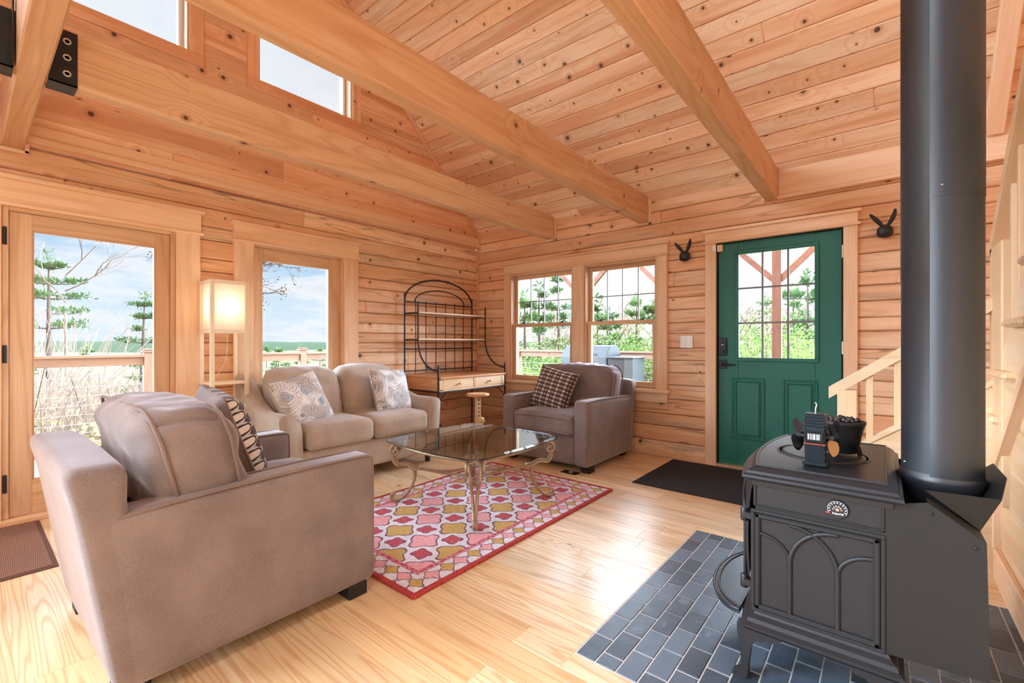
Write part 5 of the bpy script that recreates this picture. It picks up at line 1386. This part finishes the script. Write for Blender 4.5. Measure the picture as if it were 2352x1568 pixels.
# ------------------------------------------------------------------ land and planting
def ground(name, fn, m_, x0, x1, y0, y1, nx, ny, label, cat):
    mb = MB(); mb.grid(lambda u, v: (x0+(x1-x0)*u, y0+(y1-y0)*v, fn(x0+(x1-x0)*u, y0+(y1-y0)*v)), nx, ny); return struct(mb, name, m_, label, cat)
def gz(x, y):
    """height of the land: a lawn by the porch, falling away beyond the patio deck"""
    fall = max(0., -x-3.); d = -1.1-.16*min(fall, 40)-.01*max(0, fall-40)
    side = max(0., min(1., (y-1.5)/3.)); lawn = -.55
    wgt = max(0., min(1., (x+6.)/6.)); 
    return d*(1-side*wgt)+lawn*side*wgt+.25*mnoise.noise(Vector((x*.12, y*.12, 3)))*(1-side*wgt*.7)
ground('ground_lawn', lambda x, y: gz(x, y), M['lawn'], -6., 26., 2.6, 34., 40, 40, 'bright green lawn beyond the porch', 'lawn')
ground('ground_scrub', lambda x, y: gz(x, y)-.03, M['scrub'], -90., -2.2, -60., 60., 60, 60, 'pale scrubby slope falling away below the patio deck', 'land')
ground('terrain_valley', lambda x, y: -8.4+2.0*mnoise.noise(Vector((x*.01, y*.01, 0))), M['scrub'], -700., -80., -500., 700., 40, 40, 'pale open valley floor seen past the deck', 'land')
hm = MB(); hm.grid(lambda u, v: (-560-160*v, -600+1500*u, -12+(14+3*mnoise.noise(Vector((u*14, 0, 5)))+1.6*mnoise.noise(Vector((u*60, v, 5))))*sin(min(1, v*1.6)*pi/2)), 200, 6)
struct(hm, 'hills', M['farland'], 'low dark wooded ridge on the horizon beyond the deck', 'hills')

rt = random.Random(77)
def clump(mb, c, rx, ry, rz, n, s, nrm_up=.3):
    for _ in range(n):
        while True:
            v = Vector((rt.uniform(-1, 1), rt.uniform(-1, 1), rt.uniform(-1, 1)))
            if v.length <= 1: break
        p = Vector(c)+Vector((v.x*rx, v.y*ry, v.z*rz))
        d = Vector((rt.gauss(0, 1), rt.gauss(0, 1), rt.gauss(0, .6)+nrm_up)).normalized(); w = d.orthogonal().normalized()
        w = (w*cos(rt.random()*6.3)+d.cross(w)*sin(rt.random()*6.3)); L = s*rt.uniform(.6, 1.3)
        mb.face([mb._v(p-w*L*.14), mb._v(p+d*L*.5+w*L*.06), mb._v(p+d*L), mb._v(p+d*L*.5-w*L*.2)][:4], None, rt.random())
def pine(label, loc, h, spread, m_, group='pines beyond the deck', dens=1., gap=.25, base=.18, lean=0., s=.16, fat=.05):
    t = thing('pine_tree', label, 'tree', loc, 0., group)
    L = Vector(loc); tr = MB(); top = L+Vector((lean, lean*.4, h))
    tr.tube([L+Vector((0, 0, -1.)), L+(top-L)*.5+Vector((lean*.15, 0, 0)), top], [h*.016+.03, h*.011+.02, .015], 7); fo = MB(); bq = MB()
    nw = max(7, int(h/.55))
    for i in range(nw):
        f = base+(1-base)*(i+.5)/nw
        if rt.random() < gap and i < nw-2: continue
        c = L+(top-L)*f; nb = rt.choice((1, 2, 2, 3, 3)); a0 = rt.random()*6.3
        ln = spread*(1-.78*((f-base)/(1-base))**1.3)*rt.uniform(.75, 1.15)
        for k in range(nb):
            a = a0+k*2*pi/nb+rt.uniform(-.4, .4); ll = ln*rt.uniform(.6, 1.1); e = c+Vector((cos(a)*ll, sin(a)*ll, ll*.10))
            bq.tube([c, c+(e-c)*.6+Vector((0, 0, -.03*ll)), e], [.02+.012*ll*.3, .012, .006], 4, cap=False)
            for q in (.45, .7, .95):
                fo_c = c+(e-c)*q+Vector((0, 0, .04)); clump(fo, fo_c, (.26*ll+.08)*rt.uniform(.6, 1.2), (.26*ll+.08)*rt.uniform(.6, 1.2), fat*ll+.05, int(dens*(26+20*ll)), s, .7)
    clump(fo, top, .2, .2, .35, int(40*dens), s, .8)
    tr.build('trunk', M['bark'], t); bq.build('branches', M['bark'], t); fo.build('needles', m_, t); return t
def at(u, v, dist):
    """point seen in direction (u, v) at horizontal depth dist"""
    H = Vector((-sin(YAW), cos(YAW), 0)); Rr = Vector((cos(YAW), sin(YAW), 0)); return Vector(CAM)+(H+Rr*((u-1176)/1036.6)+Vector((0, 0, -(v-787)/1036.6)))*dist
def bare(label, loc, h, group, spread=.5, m_=None, bud=None, thick=.05, depth=4, seedn=1, dirn=None, limbs=None, bs=.035):
    """leafless tree; limbs: [(height, direction, length)] on a straight trunk of height h, else one free-growing stem"""
    rb = random.Random(seedn); t = thing('bare_tree', label, 'tree', loc, 0., group); mb = MB(); bb = MB()
    def grow(p, d, ln, r, lev):
        q = p+d*ln*.5+Vector((rb.uniform(-1, 1), rb.uniform(-1, 1), rb.uniform(-.5, .7)))*ln*.06; e = q+(d+Vector((rb.uniform(-.2, .2), rb.uniform(-.2, .2), rb.uniform(-.05, .2)))).normalized()*ln*.5
        mb.tube([p, q, e], [r, r*.85, r*.66], 5 if lev < 2 else 3, cap=False)
        if lev >= depth:
            if bud:
                for _ in range(4):
                    c = e+Vector((rb.gauss(0, 1), rb.gauss(0, 1), rb.gauss(0, 1)))*.05; w = Vector((rb.gauss(0, 1), rb.gauss(0, 1), rb.gauss(0, 1))).normalized()*bs; w2 = w.orthogonal()
                    bb.face([bb._v(c-w), bb._v(c+w2*.6), bb._v(c+w), bb._v(c-w2*.6)], None, rb.random())
            return
        for k in range(rb.randint(2, 3) if lev else 3):
            nd_ = (d+Vector((rb.gauss(0, 1), rb.gauss(0, 1), rb.gauss(0, .6)))*spread).normalized()
            grow(q if k == 0 and lev else e, nd_, ln*rb.uniform(.6, .8), r*.62, lev+1)
    L = Vector(loc)
    if limbs:
        mb.tube([L+Vector((0, 0, -.4)), L+Vector((.06, .03, h*.5)), L+Vector((0, 0, h))], [thick, thick*.8, thick*.3], 8)
        for hh, d, ln in limbs: grow(L+Vector((0, 0, hh)), Vector(d).normalized(), ln, thick*.28, 1)
    else: grow(L+Vector((0, 0, -.3)), (dirn or Vector((0, 0, 1))).normalized(), h*.36, thick, 0)
    mb.build('branches', m_ or M['twig'], t)
    if bud: bb.build('buds', bud, t)
    return t
# beyond the patio deck
p = at(112, 900, 14.); pine('ragged pine at the hinge side of the patio door view', (p.x, p.y, gz(p.x, p.y)), 1.12+(787-600)/1036.6*14-gz(p.x, p.y), 2.3, M['needle'], gap=.35, dens=1.2)
p = at(318, 900, 17.); pine('flat-topped pine by the latch side of the patio door view', (p.x, p.y, gz(p.x, p.y)), 1.12+(787-690)/1036.6*17-gz(p.x, p.y), 1.5, M['needle'], gap=.25, dens=1.3, lean=.3)
for i, (u, d_, v) in enumerate(((205, 60, 800), (390, 70, 802), (640, 55, 806), (690, 75, 800), (735, 60, 804), (612, 90, 798))):
    p = at(u, v, d_); pine('small distant pine on the slope beyond the deck', (p.x, p.y, p.z-3.5), 3.6, 1.6, M['needle2'], 'distant pines beyond the deck', .7, .1, s=.4)
def onland(u, dist):
    q = at(u, 787, dist); return (q.x, q.y, gz(q.x, q.y))
q = onland(150, 12.); bare('bare tree whose crown leans over the ragged pine', q, 4.6, 'bare trees by the deck', .42, M['twig'], None, .07, 5, 5, limbs=[(2.9-q[2], (.45, .35, .55), 1.1), (2.5-q[2], (.6, .5, .35), .9), (2.2-q[2], (-.4, -.3, .6), .9)])
q = onland(497, 8.); bare('bare tree standing between the patio door and narrow window views', q, 3.6-q[2], 'bare trees by the deck', .40, M['bark'], M['bark'], .11, 5, 12, bs=.016,
    limbs=[(2.95-q[2], (-.6, -.5, -.05), .85), (2.65-q[2], (-.6, -.5, .05), .75), (2.0-q[2], (.6, .5, .35), .62), (2.35-q[2], (.6, .5, .2), .6), (1.75-q[2], (.6, .5, .25), .5)])
bare('thin bare sapling at the far side of the narrow window', onland(790, 20.), 4.2, 'bare trees by the deck', .5, M['twig'], None, .05, 5, 14)
th_ = MB(); bd_ = MB(); rb = random.Random(9)
for _ in range(2600):
    x = -3.4-rb.random()**1.4*11.; D = 4.2-x; q_ = rb.uniform(.02, .64); y = -4.39+q_*D; z = gz(x, y)
    hmax = max(.5, 1.12-.035*D+rb.uniform(-.75, .02)-z)
    if x < -5.5 and q_ < .125: hmax += rb.uniform(.0, .13)*D
    d = Vector((rb.gauss(0, .25), rb.gauss(0, .25), 1)).normalized(); p = Vector((x, y, z-.1)); q = p+d*hmax*.55; e = q+(d+Vector((rb.gauss(0, .3), rb.gauss(0, .3), 0))).normalized()*hmax*.5
    th_.tube([p, q, e], [.012, .008, .004], 3, cap=False)
    for k in range(4):
        s_ = p+(q-p)*rb.uniform(.3, 1.); f_ = s_+Vector((rb.gauss(0, .3), rb.gauss(0, .3), rb.uniform(.1, .5))); th_.tube([s_, f_], [.006, .003], 3, cap=False)
        for j in range(7):
            c = s_+(f_-s_)*rb.uniform(.4, 1.1)+Vector((rb.gauss(0, 1), rb.gauss(0, 1), rb.gauss(0, 1)))*.07; w = Vector((rb.gauss(0, 1), rb.gauss(0, 1), rb.gauss(0, 1))).normalized()*rb.uniform(.025, .06); w2 = w.orthogonal()
            bd_.face([bd_._v(c-w), bd_._v(c+w2*.7), bd_._v(c+w), bd_._v(c-w2*.7)], None, rb.random())
ug = thing('undergrowth', 'pale budding thicket below the patio deck railing', 'undergrowth', (0, 0, 0), kind='stuff')
th_.build('stems', M['twig'], ug); bd_.build('budding_leaves', M['bud'], ug)
# beyond the lawn
for i, (u, d_, vt, sp_) in enumerate(((1205, 17, 690, 1.6), (1238, 19, 668, 1.5), (1283, 24, 618, 1.9), (1312, 27, 700, 1.6), (1395, 22, 720, 1.8), (1372, 16, 700, 1.3), (1462, 22, 690, 2.0), (1500, 17, 705, 1.5), (1855, 18, 640, 2.2), (1822, 22, 668, 2.2), (1165, 22, 690, 1.8), (1540, 24, 680, 2.), (1760, 26, 690, 2.2), (1905, 20, 655, 2.2))):
    p = at(u, 800, d_); z0 = gz(p.x, p.y); pine(('tall pine in the wood across the lawn', 'bushy pine in the wood across the lawn')[i % 2], (p.x, p.y, z0), 1.12+(787-vt)/1036.6*d_-z0, sp_, M['needle'] if i % 3 else M['needle2'], 'pines across the lawn', 1.0, .34, .12, s=.24, fat=.13)
for i, (u, d_, vt) in enumerate(((1180, 26, 700), (1262, 22, 690), (1330, 24, 660), (1368, 28, 640), (1420, 25, 660), (1440, 30, 650), (1490, 26, 660), (1725, 17, 632), (1700, 24, 650), (1745, 28, 640), (1800, 26, 670), (1870, 28, 660), (1530, 28, 660))):
    p = at(u, 800, d_); z0 = gz(p.x, p.y); bare('leafless tree in the wood across the lawn', (p.x, p.y, z0), (1.12+(787-vt)/1036.6*d_-z0)*.92, 'bare trees across the lawn', .42, M['twig'], M['bud'], .09, 5, 100+i)
def bush(label, loc, r, h, m_, group, n=700, s=.12):
    t = thing('green_bush', label, 'bush', loc, 0., group); mb = MB(); st_ = MB(); L = Vector(loc)
    for k in range(9):
        a = rt.random()*6.3; q = rt.random()**.5*r*.7; c = L+Vector((cos(a)*q, sin(a)*q, h*rt.uniform(.3, .85)))
        st_.tube([L+Vector((0, 0, -.1)), L+(c-L)*.6, c], [.03, .02, .008], 4, cap=False); clump(mb, c, r*.5, r*.5, h*.28, n//9, s, .2)
    st_.build('stems', M['twig'], t); mb.build('leaves', m_, t)
bl_ = [(1178+i*27+rt.uniform(-8, 8), rt.uniform(11.5, 17.5), rt.uniform(1.5, 2.7), rt.uniform(1.0, 1.6)) for i in range(14)]+[(1690+i*24+rt.uniform(-8, 8), rt.uniform(11.5, 16.), rt.uniform(1.5, 2.5), rt.uniform(1.0, 1.5)) for i in range(10)]
for i, (u, d_, h_, r_) in enumerate(bl_):
    p = at(u, 800, d_); bush('bright spring-green bush at the lawn edge', (p.x, p.y, gz(p.x, p.y)), r_, h_, M['leaf'], 'bushes at the lawn edge', 900)
